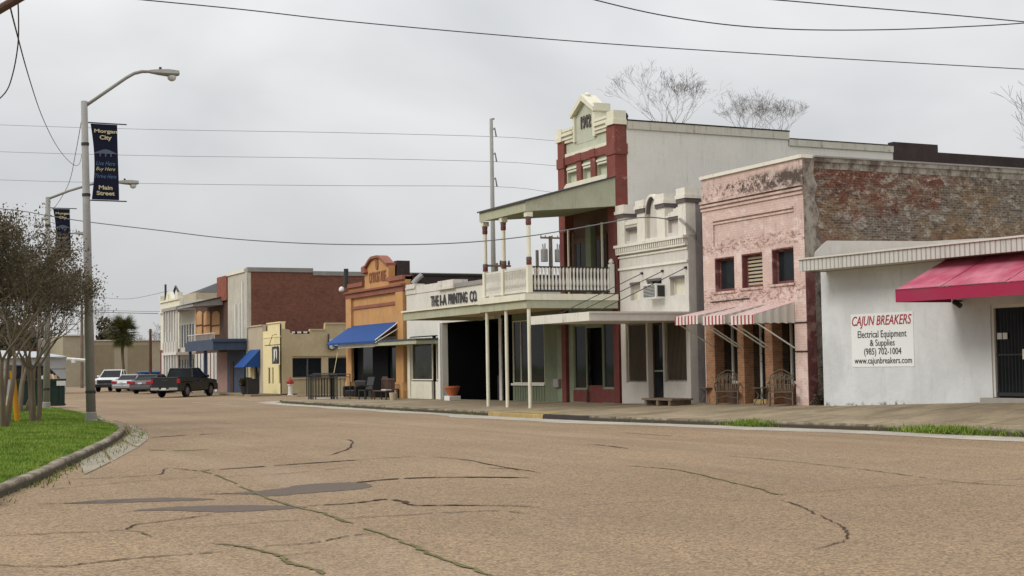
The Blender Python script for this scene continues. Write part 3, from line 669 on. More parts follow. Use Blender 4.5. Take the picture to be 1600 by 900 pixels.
# orange brick piers between bays, 4 mm proud
pe = MB()
for a_, b_ in ((bays[0][1], bays[0][1]+.52), (bays[1][1], bays[0][0]), (bays[2][1], bays[1][0])): pe.box(25.994, 26.36, a_-.004, b_+.004, .3, zst-.45)
pe.build('brick_pier', M['brickO'], B)
pe = MB()
for z0_, z1_, o_ in ((6.66,6.73,.05),(6.78,6.85,.08),(6.90,6.98,.12)): pe.box(26-o_, 25.999, yb0-.0, yb1, z0_, z1_)
for z0_, o_ in ((6.28,.07),(6.17,.045)): pe.box(26-o_, 25.998, XP(1240,325)[0], XP(1114,350)[0], z0_, z0_+.055)
yq = XP(1114,350)[0]; pe.box(25.95, 25.997, yq-.07, yq-.005, 5.5, 6.165)
for u in ups: pe.box(25.96,25.998,u[0]-.02,u[1]+.1,u[2]-.075,u[2]-.005)
pe.build('cornice', M['pink'], B)
Bx(25.93, 26.38, yb0-.03, yb1+.03, zb1+.002, zb1+.11).build('coping', M['stonewhite'], B)
for i, u in enumerate(ups):
    f_ = MB().box(26.17,26.22,u[0]+.01,u[1]-.01,u[2]+.01,u[2]+.09).box(26.17,26.22,u[0]+.01,u[1]-.01,u[3]-.09,u[3]-.01).box(26.17,26.22,u[0]+.01,u[0]+.1,u[2]+.09,u[3]-.09).box(26.17,26.22,u[1]-.1,u[1]-.01,u[2]+.09,u[3]-.09)
    f_.box(26.003,26.17,u[1]-.045,u[1]-.005,u[2]+.01,u[3]-.01).box(26.003,26.17,u[0]+.005,u[1]-.045,u[3]-.04,u[3]-.005)
    w_ = f_.build('window', M['maroon'], B)
    if i == 1:
        lv = MB()
        for k in range(8): zz = u[2]+.12+(u[3]-u[2]-.26)*k/7; lv.box(26.18, 26.21, u[0]+.1, u[1]-.1, zz-.03, zz+.035)
        lv.build('louvre', M['tan'], w_)
    Bx(26.215,26.24,u[0]+.1,u[1]-.1,u[2]+.09,u[3]-.09).build('pane', M['glass'], w_)
# recessed ground floor
rc = 26.6
bk = MB()
for a_, b_ in bays: bk.box(26.35, rc, b_-.0, b_+.08, .2, zst).box(26.35, rc, a_-.08, a_, .2, zst).box(rc+.1,rc+.14,a_,b_,.2,zst)
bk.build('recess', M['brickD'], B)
for i, (a_, b_) in enumerate(bays):
    if i == 1:
        d_ = frame_mb(rc+.02, (a_+.03,b_-.03,.5,zst-.35), w=.11, bottom=False, ny=0).build('door', M['white'], B)
        Bx(rc+.03,rc+.06,a_+.1,b_-.1,.52,zst-.4).build('pane', M['glass'], d_)
        g = MB()
        for k in range(4): yy = a_+.2+(b_-a_-.4)*k/3; g.tube([(rc-.04,yy,.55),(rc-.04,yy,2.6)], .012, 5)
        for zz in (.9,1.7,1.95,2.5): g.tube([(rc-.045,a_+.14,zz),(rc-.045,b_-.14,zz)], .012, 5)
        g.lathe((rc-.05,(a_+b_)/2,1.8), [(.0,-.06),(.07,-.03),(.07,.03),(0,.06)], 8).build('security_bars', M['iron'], d_)
        Bx(26.3,26.58,a_+.02,b_-.02,.38,.52).build('door_step', M['kerby'], B)
    else:
        window(B, (a_+.03,b_-.03,1.0,zst-.35), xf=rc-.05, fm=M['white'], gm=M['glass2'], w=.09, nx=1)
        Bx(26.35,26.64,a_,b_,.3,.98).build('bulkhead', M['brown'], B)
# striped metal awnings
for i, (a_, b_) in enumerate(bays):
    ya, yb_ = a_-.02, b_+.04; zt, zo, x_ = XP(1243,472)[1], 0, 24.52; zo = YP(1180,507,ya)[1]+.02
    root = B
    t_ = MB().add([(25.985,ya,zt),(25.985,yb_,zt),(x_,yb_,zo+.27),(x_,ya,zo+.27),(x_,ya,zo),(x_,yb_,zo)], [(0,1,2,3),(3,2,5,4)]).build('awning', M['stripe'], root)
    sd = MB()
    for yy in (ya, yb_):
        top = [(25.985-(1.465)*k/10, yy+(.018 if k%2 else -.018), zt-(zt-zo-.27)*k/10-.004) for k in range(11)]
        bot = [(p[0], p[1], zo+.01+(.03 if k%2 else 0)) for k, p in enumerate(top)]
        b0 = len(sd.v); sd.v += top+bot; sd.f += [(b0+k,b0+k+1,b0+k+12,b0+k+11) for k in range(10)]
    sd.build('side_panel', M['galv'] if 0 else M['lilac'], t_)
    MB().tube([(x_+.1,ya+.05,zo+.05),(25.98,ya+.02,zo-.72)], .022, 6).tube([(x_+.1,yb_-.05,zo+.05),(25.98,yb_-.02,zo-.72)], .022, 6).build('strut', M['whiteplastic'], t_)
st_ = MB()
for zz in (XP(1250,504)[1], XP(1253,549)[1]): st_.tube([(25.98,yb0-.02,zz),(25.98,bays[2][0]-.05,zz)], .022, 6)
z_ = XP(1140,470)[1]; st_.tube([(25.97,XP(1172,466)[0],z_+.03),(25.97,XP(1112,472)[0],z_)], .018, 5).build('iron_strap', M['iron'], B)
# party wall
pw = MB().box(26.3, 60, 34.0, 34.3, .1, 7.62).box(59.7,60,34.3,39.45,.1,7.5).box(26.35,60,39.15,39.45,.1,7.5)
pw.build('party_wall', M['party'], B)
Bx(26.35,59.7,34.3,39.15,6.9,7.0).build('roof', M['darkroof'], B)
MB().box(26.38,60.05,33.93,34.36,7.62,7.75).box(26.45,60,33.985,33.999,7.42,7.618).build('coping', M['render'], B)
Bx(26.38,60.05,33.9,34.2,7.752,7.80).build('metal_coping', M['bluegrey'] if 0 else M['galv'], B)
Bx(26.0,26.32,33.985,34.025,.2,4.35).build('painted_strip', M['maroon'], B)
mb = MB(); ed = [(26.0,7.72),(26.42,7.7),(26.36,7.2),(26.5,6.9),(26.38,6.5),(26.55,6.1),(26.42,5.7),(26.66,5.2),(26.75,4.4),(26.7,3.4),(26.65,.3),(26.0,.3)]
mb.py(ed, 33.99, 33.998).build('render_strip', M['render'], B)
x1_, z1_ = YP(1287,376,34); x2_, z2_ = YP(1450,377,34); x3_, z3_ = YP(1598,369,34)
MB().py([(x1_-.45,z1_-.8),(x1_-.35,z1_-.35),(x1_-.05,z1_-.1),(x1_+.1,z1_),(x2_,z2_),(x3_,z3_),(44,z3_+.1),(44,4.4),(x1_-.45,4.35)], 33.94, 33.984).build('roof_flashing', M['lilac'], B)

# ---------------------------------------------------------------- C: white shop with stepped parapet
yc0, yc1 = 40.35, 44.95
Cc = bld('white_shop', yc0, yc1, 'small two storey white building with arched stepped parapet and flat canopy')
zc = lambda px, py: XP(px, py)[1]
pil = [(XP(1074,400)[0]-.02, XP(1063.5,400)[0]), (XP(1042.5,400)[0], XP(1030,400)[0]), (XP(1011,400)[0], XP(999,400)[0]), (XP(979,400)[0], yc1)]
pil[0] = (yc0-.015, pil[0][1])
zcor = 5.95; zpar = zc(1050,332)
zcap = [(zc(1066,311),zc(1068,294)), (zc(1034,319),zc(1036,303)), (zc(1002,327),zc(1004,313)), (zc(972,335),zc(972,321))]
wins = [WR(985,1000.5,441,469), WR(1011,1034,435,466), WR(1047,1070,431,461)]
sf = [WR(978,1009.5,505,598), (0,0,0,0), WR(1037,1072.5,501,597)]; drr = WR(1012.5,1036,504,628)
panels = [WR(976.5,998,355,376), WR(1044,1063.5,338,363)]
holes = [*wins, sf[0], sf[2], (drr[0],drr[1],.2,drr[3]), *panels, (pil[1][1]+.02, pil[2][0]-.02, zcor+.12, 99)]
wallx(26, .3, yc0, yc1, .2, zpar-.12, holes).build('wall', M['lilac'], Cc)
mb = MB()
for p in panels: mb.box(26.14,26.2,p[0],p[1],p[2],p[3])
mb.box(25.994,25.999,yc0+.02,yc1-.02,zc(1020,416.5),zc(1020,401)).box(25.994,25.999,yc0+.02,yc1-.02,zc(1020,470),zc(1020,420)) if 0 else mb
mb.build('parapet_panel', M['lilac'], Cc)
Bx(25.99,25.998,yc0+.03,yc1-.1,zc(1020,412.5),zc(1020,397)).build('frieze', M['lilac'], Cc)
mb = MB(); mg = MB()
for (a_, b_), (z0_, z1_) in zip(pil, zcap):
    mb.box(25.93, 26.32, a_, b_, zcor+.05, z0_-.09); cap(mb, 25.90, 26.5, a_-.02, b_+.02, z0_, z1_, .05); mg.box(25.88,26.52,a_-.04,b_+.04,z0_-.14,z0_-.003)
# arch between the middle piers
ya_, yb_ = pil[1][1]-.02, pil[2][0]+.02; cy, hw = (ya_+yb_)/2, (yb_-ya_)/2; zs_ = zc(1012,330); ht = zc(1034,299)-zs_-.02
arch = lambda r, n_=14: [(cy-hw*r*math.cos(math.pi*k/n_), zs_-.1+(ht+.1)*(1-(1-r)*.9)*math.sin(math.pi*k/n_)) for k in range(n_+1)]
o_ = arch(1); i_ = arch(.85); ii_ = arch(.78)
mb.px(o_+i_[::-1], 25.94, 26.5); mg.px(i_+ii_[::-1], 25.97, 26.4)
mb.box(25.955, 26.3, ya_+.02, yb_-.02, zcor+.05, zcor+.14)
MB().px([(ya_+.021, zcor+.13),(ya_+.021, zs_-.1)]+[(a, b_) for a, b_ in arch(.97)[1:-1]]+[(yb_-.021, zs_-.1),(yb_-.021, zcor+.13)], 26.12, 26.34).build('arch_panel', M['lilac'], Cc)
for p in panels: mg.box(25.985,26.135,p[0]+.003,p[1]-.003,p[3]-.1,p[3]-.003)  # dark strips painted as shadow lines along the panel tops
for a_, b_ in ((pil[0][1], pil[1][0]), (pil[2][1], pil[3][0])):
    for k in range(5): t0, t1 = a_+(b_-a_)*k/5, a_+(b_-a_)*(k+1)/5; mb.box(25.96, 26.34, t0, t1, zpar-.15, zpar+.0+(.14 if a_ < 42 else .05)-.06*k*(1 if a_<42 else .3)+.03*(k%2))
mb.build('parapet', M['stonewhite'], Cc); mg.build('trim_and_shadow_line', M['trimgrey'], Cc)
mb = MB().box(25.78,25.998,yc0-.05,yc1+.05,zcor-.05,zcor+.045).box(25.86,25.998,yc0-.02,yc1+.03,zcor-.30,zcor-.22)
ndn = 34
for k in range(ndn): yy = yc0+(yc1-yc0)*(k+.25)/ndn; mb.box(25.82,25.998,yy,yy+.07,zcor-.22,zcor-.05)
zz = zc(1020,415); mb.box(25.93,25.998,yc0-.01,yc1,zz-.03,zz+.05); zz = zc(1020,396); mb.box(25.94,25.998,yc0-.01,yc1,zz-.02,zz+.04)
mb.build('cornice', M['stonewhite'], Cc)
mb = MB()
for w_ in wins: mb.box(25.97,26.1,w_[0]+.003,w_[1]-.003,w_[3]-.09,w_[3]-.003)
mb.build('lintel', M['trimgrey'], Cc)
for i, w_ in enumerate(wins):
    if i == 1: window(Cc, w_, rec=.2, w=.05)
    else: window(Cc, w_, rec=.22, fm=M['stonewhite'], gm=M['cream'], w=.05)
for r in (sf[0], sf[2]):
    f_ = window(Cc, r, rec=.12, w=.07, fm=M['stonewhite'], gm=M['glass2'], nx=0)
    g = MB(); nb = 17
    for k in range(nb): yy = r[0]+.08+(r[1]-r[0]-.16)*k/(nb-1); g.box(26.02,26.04,yy-.008,yy+.008,r[2]+.02,r[3]-.02)
    g.build('security_bars', M['rust'], f_)
d_ = frame_mb(26.25, (drr[0]+.01,drr[1]-.01,.42,drr[3]-.01), w=.06, bottom=False).build('door', M['brown'], Cc); Bx(26.24,26.27,drr[0]+.06,drr[1]-.06,.42,drr[3]-.06).build('pane', M['glass'], d_)
Bx(26.2,26.245,drr[0]+.07,drr[1]-.07,1.4,1.46).build('push_bar', M['galv'], d_)
# air conditioner
ay0, ay1, az0, az1 = WR(1011.5,1031,444,467,25.8); aym = ay0+(ay1-ay0)*.5
ac = Bx(25.62,26.15,ay0,ay1,az0,az1).build('air_conditioner', M['whiteplastic'], Cc, bevel=.01)
g = MB(); g.box(25.61,25.617,ay0+.04,ay1-.04,az0+.05,az1-.04); g.box(25.7,26.0,ay0-.006,ay0-.002,az0+.06,az1-.06); g.build('grille', M['iron'], ac)
g = MB()
for k in range(9): zz = az0+.06+(az1-az0-.12)*k/8; g.box(25.6,25.609,ay0+.04,ay1-.04,zz-.006,zz+.006)
g.build('louvre', M['whiteplastic'], ac)
# flat canopy carried on rods
xo = YP(921,495,yc0)[0]; zct, zcb = YP(921,487,yc0)[1], YP(921,501,yc0)[1]; yfar = 44.5
cn = Bx(xo, 25.995, yc0-.02, yfar, zcb+.02, zct-.02).build('canopy', M['whiteplastic'], Cc)
MB().box(xo-.05,xo-.004,yc0-.07,yfar+.02,zcb,zct).build('fascia', paint('stained_white_fascia', S(208,204,192), .05, .9, S(110,80,56), dscale=1.4, streak=7), cn)
MB().box(xo-.003,25.99,yc0-.07,yc0-.022,zcb,zct).box(xo-.06,25.99,yc0-.1,yc0-.07,zct-.06,zct+.01).build('side_fascia', M['lilac'], cn)
for (px, py) in ((1004,427),(1036,423.5),(1072.5,418)):
    yy, zz = XP(px,py); yy = max(yy, yc0+.05)
    MB().tube([(25.99,yy,zz),(xo+.35,yy+.0,zct)], .015, 5).lathe((25.97,yy,zz-.05), [(.0,0),(.06,.02),(.06,.08),(0,.1)], 8).build('tie_rod', M['iron'], Cc)
# side wall: white corner greyed in its colour for shade, dark brick behind
Bx(26.3,26.68,yc0,yc0+.25,.2,zcap[0][0]-.02).build('side_wall_corner', paint('shaded_white_plaster', S(150,144,144), .1, .6, S(90,84,80)), Cc)
MB().box(26.68,48,yc0+.004,yc0+.25,.1,7.0).box(26.3,48,yc1-.25,yc1-.004,.1,7.0).box(47.7,48,yc0+.25,yc1-.25,.1,7.0).build('side_wall', M['brickD'], Cc)
Bx(26.3,47.7,yc0+.25,yc1-.25,6.2,6.3).build('roof', M['darkroof'], Cc)
MB().tube([(25.95,yc0+.35,zc(1068,343)+.02),(25.8,yc0+.15,zc(1068,343)),(25.85,yc0-.12,zc(1075,350)),(26.05,yc0-.2,zc(1086,358)),(26.15,yc0-.22,zc(1092,363)),(26.25,yc0-.1,zc(1096,370))], .05, 8).build('service_conduit', M['galv'], Cc)

# ---------------------------------------------------------------- D: tall 1912 building with balcony
y0, y1 = 45.02, 49.55
D = bld('balcony_building', y0, y1, 'tall cream and red brick building dated 1912 with a covered balcony over the pavement')
PW = .62
ztop, zcapb, zbel, zbel1 = 11.0, 10.5, 9.5, 9.80
rcp = [WR(880.5,899,263,284), WR(908.5,927,254,277), WR(937,957.5,244,268)]
zr0 = 8.72; ztopR = 9.38
inr0, inr1 = y0+PW, y1-PW*.9
wsp = (inr1-inr0); rr = []
for k in range(3):
    a_ = inr0+.05+wsp*k/3; b_ = inr0+wsp*(k+1)/3-.05; rr.append((a_+.16*(k>0), b_-.16*(k<2), zr0, ztopR))
zfl = 4.28
main = wallx(26.06, .3, y0+.02, y1-.02, 7.62, 10.35, [r for r in rr]); main.build('wall', M['sage'], D)
mb = MB()
for r in rr: mb.box(26.2,26.25,*r)
mb.build('recess_panel', M['sage'], D)
mb = MB()
for r in rr: mb.box(25.99,26.19,r[0]+.01,r[1]-.01,r[3]-.09,r[3]-.01).box(26.02,26.19,r[0]+.04,r[1]-.04,r[3]-.19,r[3]-.12)
mb.px([(inr0,8.55),(inr1,8.55),(inr1,8.62),(inr1-.2,8.74),(inr0+.2,8.74),(inr0,8.62)], 25.9, 26.05)
mb.box(25.97,26.055,inr0,inr1,zbel1+.01,zbel1+.13)
mb.build('window_hood', M['cream'], D)
red = MB()
for a_, b_ in ((y0, y0+PW), (y1-PW*.85, y1)): red.box(25.94,26.45,a_,b_,zfl+2.6,zcapb-.0)
red.box(25.9,26.47,y0-.04,y0+PW+.03,zbel-.1,zbel1).box(25.9,26.1,y1-PW*.85-.03,y1+.04,zbel-.1,zbel1)
red.box(25.95,26.055,inr0,inr1,zbel,zbel1)
for k in (1, 2): yy = inr0+wsp*k/3; red.box(25.97,26.055,yy-.19,yy+.19,zr0-.02,zbel).box(25.93,26.055,yy-.22,yy+.22,zbel+.02,zbel1+.02)
red.build('brick_pilaster', M['red'], D)
red = MB().box(25.94,26.45,y0,y0+.40,.2,zfl-.4).box(25.94,26.45,y0,y0+PW,zfl-.4,zfl+2.6).box(25.96,26.3,y1-.35,y1,.2,zfl+2.6); red.build('pilaster', M['redp'], D)
# parapet
gy0, gy1 = XP(930,185)[0], XP(896.5,205)[0]; zev, zpk = 11.25, 11.98; gc = (gy0+gy1)/2
par = MB()
cap(par, 25.92, 26.42, y0+.0, y0+PW*.8, zcapb, ztop+.02, .05); cap(par, 25.92, 26.3, y1-PW*.6, y1+.0, zcapb-.05, ztop-.05, .05)
for a_, b_ in ((y0+PW*.8, gy0), (gy1, y1-PW*.6)):
    par.box(25.98,26.4,a_,b_,10.36,10.85); par.box(25.9,26.42,a_,b_,10.64,10.72).box(25.93,26.41,a_,b_,10.48,10.55); par.box(25.94,26.42,a_,b_,10.82,10.92)
hg = (gy1-gy0)/2
par.px([(gy0-.06,zev-.02),(gy0-.06,zev+.16),(gc,zpk+.04),(gy1+.06,zev+.16),(gy1+.06,zev-.02),(gc,zpk-.2)], 25.86, 26.5)
par.box(25.96,26.6,gy0-.02,gy0+.16,10.3,zev+.1).box(25.96,26.05,gy1-.12,gy1+.02,10.3,zev+.05).box(25.915,26.62,gy0-.085,gy0+.12,zev+.01,zev+.3)
par.lathe((26.15,gc,zpk-.02), [(.12,0),(.14,.06),(.08,.12),(.02,.16)], 8)
par.build('parapet', M['cream'], D)
MB().px([(gy0+.1,10.2),(gy1-.1,10.2),(gy1-.1,zev+.0),(gc,zpk-.12),(gy0+.1,zev+.0)], 26.05, 26.45).build('gable', M['sage'], D)
yy, zz = XP(914.5,190); on_front(fit_text('1912', .78, .50, bold=.03, ext=.02), 26.02, yy, zz).build('date_numerals', M['trimgrey'], D)
# upper facade: brown and green darkened to carry the porch shade
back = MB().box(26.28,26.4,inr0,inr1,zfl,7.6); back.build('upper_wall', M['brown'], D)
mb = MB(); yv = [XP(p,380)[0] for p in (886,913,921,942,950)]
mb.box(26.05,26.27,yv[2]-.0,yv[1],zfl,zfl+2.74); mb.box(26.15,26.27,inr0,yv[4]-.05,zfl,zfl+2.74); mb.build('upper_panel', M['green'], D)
mb = MB().box(26.0,26.06,yv[0]-.1,yv[0]-.02,zfl,zfl+2.7).box(25.93,25.99,yv[3]-.04,yv[3]+.03,zfl,zfl+2.7); mb.build('upper_post', M['cream'], D)
for a_, b_ in ((yv[1]+.1, yv[0]-.25), (yv[3]+.1, yv[2]-.1)):
    d_ = Bx(26.2,26.27,a_,b_,zfl,zfl+2.3).build('door', M['brown'], D); MB().box(26.18,26.198,a_+.1,a_+(b_-a_)*.45,zfl+.2,zfl+2.1).box(26.18,26.198,a_+(b_-a_)*.55,b_-.1,zfl+.2,zfl+2.1).build('pane', M['glass'], d_)
# porch roof
xf_ = 22.3; yP1 = y1-.55
zA, zB = YP(823,314,y0)[1], YP(823,329,y0)[1]; zW, zU = 8.52, YP(961,321,y0)[1]
print('porch', zA, zB, zW, zU)
pr = MB().py([(xf_,zB),(25.93,zU),(25.93,zW),(xf_,zA)], y0+.06, yP1-.06).build('porch_roof', M['green'], D)
MB().py([(xf_,zB-.02),(25.93,zU-.02),(25.93,zW+.0),(xf_,zA)], y0, y0+.055).build('gable_board', M['sage2'], pr)
MB().box(xf_-.05,xf_-.003,y0-.0,yP1,zB-.02,zA-.01).build('fascia', M['sage2'], pr)
MB().py([(xf_-.12,zA-.03),(25.93,zW+.005),(25.93,zW+.06),(xf_-.12,zA+.025)], y0-.06, yP1+.06).build('roof_sheet', M['darkroof'], pr)
# posts
py_ = [y0+.14, XP(787,400,xf_+.12)[0], yP1-.12]
zrail = YP(826,415,y0)[1]
for yy in py_:
    p_ = MB().lathe((xf_+.12,yy,0), [(.075,zrail+.02),(.075,zB-.42),(.08,zB-.2)], 12).box(xf_+.03,xf_+.21,yy-.09,yy+.09,zfl,zrail+.03).box(xf_+.0,xf_+.24,yy-.12,yy+.12,zB-.2,zB-.03).build('post', M['cream'], D, smooth=False)
    MB().lathe((xf_+.12,yy,0), [(.085,zB-.5),(.1,zB-.45),(.1,zB-.36),(.09,zB-.33)], 12).lathe((xf_+.12,yy,0), [(.09,zrail+.04),(.1,zrail+.1),(.09,zrail+.2)], 12).build('collar', M['redp'], p_)
    MB().lathe((xf_+.12,yy,0), [(.092,zB-.33),(.105,zB-.28),(.105,zB-.21)], 12).lathe((xf_+.12,yy,0), [(.1,zrail+.2),(.1,zrail+.3),(.08,zrail+.33)], 12).build('collar', M['trimgrey'], p_)
# balcony floor and canopy band running on over the neighbour
yC1 = 57.0
fl = MB().box(xf_+.02,25.93,y0+.05,yP1,3.92,zfl-.04).build('balcony_floor', M['soffit'], D)
MB().box(xf_+.017,25.93,y0-.068,y0+.045,zfl-.27,zfl-.05).box(xf_-.16,xf_+.016,y0-.07,yP1+.04,zfl-.27,zfl-.05).build('fascia', M['cream'], fl)
MB().box(xf_-.06,25.93,y0-.02,y0+.047,3.72,zfl-.272).box(xf_-.06,xf_+.018,y0+.05,yP1+.04,3.72,zfl-.272).build('beam', M['sage2'], fl)
def baluster(x, y, k): 
    return MB().lathe((x,y,zfl+.1), [(.045,0),(.045,.08),(.034,.12),(.056,.24),(.050,.34),(.032,.46),(.034,.6),(.044,.68),(.044,zrail-zfl-.14)], 8)
rl = MB().box(xf_+.24,25.9,y0+.1,y0+.17,zrail-.06,zrail).box(xf_+.24,25.9,y0+.1,y0+.17,zfl+.03,zfl+.1).build('railing', M['iron'], D)
nb = 23
for k in range(nb): baluster(xf_+.3+(25.88-xf_-.3)*(k+.3)/nb, y0+.135, k).build('baluster', M['white'], rl)
rl['label'] = 'dark handrail with turned white balusters'
for a_, b_ in ((py_[0]+.1,py_[1]-.1),(py_[1]+.1,py_[2]-.1)):
    rl = MB().box(xf_+.08,xf_+.16,a_,b_,zrail-.1,zrail-.02).box(xf_+.08,xf_+.16,a_,b_,zfl+.03,zfl+.12).build('railing', M['white'], D)
    for k in range(14): baluster(xf_+.12, a_+(b_-a_)*(k+.5)/14, k).build('baluster', M['white'], rl)
MB().box(25.68,25.85,y0+.05,y0+.22,zfl,zrail+.12).lathe((25.765,y0+.135,zrail+.12), [(.06,0),(.1,.08),(.06,.17),(.01,.2)], 8).build('newel_post', M['white'], D)
for px in (762,792,829):
    yy = XP(px,560,xf_+.05)[0]; yy = max(yy, y0+.08)
    MB().tube([(xf_+.05,yy,.1),(xf_+.05,yy,3.72)], .065, 10).build('post', M['cream'], D)
# ground floor
gw = [WR(892.5,912,508,608), WR(937.5,955,504,607)]; gdoor = WR(911.5,937.5,512,628); gside = WR(956.5,965.5,530,626)
wl = wallx(26.1,.25,y0+.40,y1-.35,.2,zfl-.36,[gw[0],gw[1],(gdoor[0],gdoor[1],.2,gdoor[3]),(gside[0],gside[1],.2,gside[3])]); wl.build('shopfront', M['ltgreen'], D)
for r in gw: window(D, r, xf=26.1, rec=.08, fm=M['ltgreen'], gm=M['glass'], w=.05); Bx(26.085,26.097,r[0]-.03,r[1]+.03,.28,r[2]-.03).build('bulkhead', M['redp'], D)
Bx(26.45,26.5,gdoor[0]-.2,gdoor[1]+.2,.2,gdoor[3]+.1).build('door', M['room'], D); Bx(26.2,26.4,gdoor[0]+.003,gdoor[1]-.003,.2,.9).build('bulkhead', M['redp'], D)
window(D, (gside[0],gside[1],.35,gside[3]), xf=26.1, rec=.05, fm=M['ltgreen'], w=.06)
# flank: whitewashed brick stepping down to the rear
xs = [26.45, YP(1231,200,y0)[0], YP(1395,225,y0)[0], YP(1465,235,y0)[0], 62]
zz_ = [YP(1100,195,y0)[1], YP(1310,221,y0)[1], YP(1430,224,y0)[1], YP(1540,243,y0)[1]]
print('flank', xs, zz_)
MB().box(xs[0],xs[1],y0,y0+.3,.1,zz_[0]-.35).box(xs[1],xs[2],y0,y0+.3,.1,zz_[1]-.3).build('flank_wall', M['bigwall'], D)
MB().box(xs[2],xs[3],y0-.02,y0+.3,.1,zz_[2]).box(xs[3],xs[4],y0,y0+.3,.1,zz_[3]).build('flank_wall', M['tar'], D)
MB().box(xs[0],xs[1]+.03,y0-.05,y0+.33,zz_[0]-.35,zz_[0]-.05).box(xs[1]+.03,xs[2],y0-.05,y0+.33,zz_[1]-.3,zz_[1]-.04).build('coping', paint('stained_coping', S(196,190,176), .06, .9, S(70,64,58), dscale=1.2, streak=6), D)
MB().box(xs[0],xs[1]+.05,y0-.06,y0+.34,zz_[0]-.05,zz_[0]).box(xs[1]+.05,xs[2],y0-.06,y0+.34,zz_[1]-.04,zz_[1]).build('coping_tar', M['black'], D)
MB().box(26.35,62,y1-.3,y1-.01,.1,9.6).box(61.7,62,y0+.3,y1-.3,.1,9.6).build('rear_wall', M['bigwall'], D); Bx(26.35,61.7,y0+.3,y1-.3,9.2,9.3).build('roof', M['darkroof'], D)

# ---------------------------------------------------------------- E: green one storey bay
e0, e1 = 49.58, XP(774,570)[0]
E_ = bld('green_shop', e0, e1, 'single storey green plastered shop bay left of the 1912 building')
gr = WR(801,850.5,500,599)
wallx(26,.25,e0,gr[1]+.02,.1,4.3,[(gr[0],gr[1],gr[2],gr[3])]).build('wall', M['green'], E_)
w_ = window(E_, gr, rec=.06, fm=M['cream'], w=.04, nx=0); yy = XP(813,560)[0]; Bx(26.02,26.06,yy-.02,yy+.02,gr[2]+.04,gr[3]-.04).build('mullion', M['cream'], w_); Bx(25.92,26.0,gr[0]-.05,gr[1]+.05,gr[2]-.09,gr[2]-.0).build('sill', M['white'], E_)
Bx(25.985,25.999,*[XP(p,560)[0] for p in (878,871)],.25,3.1).build('panel', M['ltgreen'], E_)
mt = WR(865.5,874,592,605,25.9); Bx(25.85,25.98,mt[0],mt[1],mt[2],mt[3]).build('electric_meter', M['galv'], E_, bevel=.01)
rb = MB()
for k in range(12): yy = gr[0]+.02+(gr[1]-gr[0])*k/12; rb.box(25.98,25.999,yy,yy+.05,.25,gr[2]-.12)
rb.build('bulkhead', M['green'], E_)
MB().box(27.4,27.6,gr[1],e1+.2,.1,3.7).build('recess_wall', M['galv'], E_)
MB().box(26.25,27.4,gr[1]-.1,gr[1]+.02,.1,3.9).build('recess_side', M['brown'], E_)
fm_ = frame_mb(27.38, (gr[1]+.1,e1-.5,.25,3.3), w=.07, nx=2, ny=1); w_ = fm_.build('door', M['trimgrey'], E_); Bx(27.385,27.395,gr[1]+.15,e1-.55,.3,3.25).build('pane', M['glass'], w_)
MB().box(26.0,40,e0,e1,4.3,4.45).box(39.8,40,e0,e1,.1,4.3).build('roof', M['black'], E_)

# ---------------------------------------------------------------- F: printing shop
f0, f1 = e1+.02, 66.2
F_ = bld('printing_shop', f0, f1, 'white single storey printing company building with a long sage canopy')
yo0, yo1 = e1+.1, XP(691,570)[0]; ysf1 = XP(639,570)[0]
zpf = XP(665,448)[1]
hs = [(f0-.1, yo1, -.1, 3.75), (yo1+.28, ysf1, -.1, 3.2)]
wallx(26,.3,f0,f1,.1,zpf-.25,hs).build('wall', M['white'], F_)
yk = XP(688,455)[0]; ymid1 = XP(712,450)[0]
pp = MB().box(25.95,26.4,XP(651,455)[0],f1,zpf-.27,zpf-.0); cap(pp,25.92,26.45,XP(650,455)[0],XP(636.5,455)[0],zpf-.02,zpf+.22,.03)
cap(pp,25.88,26.6,ymid1,yk,zpf-.27,XP(700,438)[1],.04); pp.box(25.97,26.4,yk,XP(651,455)[0],zpf-.27,zpf+.1); pp.build('parapet', paint('stained_white_parapet', S(206,200,190), .08, .95, S(84,76,68), dscale=2.2, streak=3), F_)
MB().box(25.93,26.45,f0,ymid1-.04,zpf-.25,zpf-.06).build('coping', M['galv'], F_)
zt1, zt0 = XP(708,459)[1], XP(708,474)[1]
for t_, a_, b_ in (('THE', 674, 686), ('I-A', 688.5, 698.5), ('PRINTING', 701.5, 731), ('CO.', 735, 747)):
    ya_, yb_ = XP(a_,467)[0], XP(b_,467)[0]; on_front(fit_text(t_, ya_-yb_, .50, bold=.022, ext=.008), 25.96, (ya_+yb_)/2, XP(710,465.5)[1]-.03).build('lettering', M['signblk'], F_)
# long canopy (joins the balcony)
zk1, zk0 = 4.10, 3.70; print('canopy', zk0, zk1)
kn = MB().box(xf_+.02,25.99,yP1+.06,yC1,zk0+.16,zk1-.06).build('canopy', M['soffit'], F_)
MB().box(xf_-.05,xf_+.016,yP1+.06,yC1+.03,zk0,zk1-.07).box(xf_+.02,25.99,yC1,yC1+.05,zk0,zk1-.07).build('fascia', M['sage2'], kn)
MB().box(xf_-.14,xf_+.2,yP1+.08,yC1+.1,zk1-.066,zk1).box(xf_+.2,25.99,yC1-.1,yC1+.1,zk1-.066,zk1).build('roof_edge', M['cream'], kn)
Bx(25.9,26.1,yo1+.02,yo1+.26,.12,3.76).build('column', M['whiteplastic'], F_)
MB().box(30,30.1,yo0-.5,yo1,.1,3.8).box(26.3,30,yo1+.02,yo1+.2,.1,3.8).box(26.3,30,yo0-.3,yo0-.2,.1,3.8).box(26.3,30,yo0-.2,yo1,3.76,3.9).build('garage_interior', M['room'], F_)
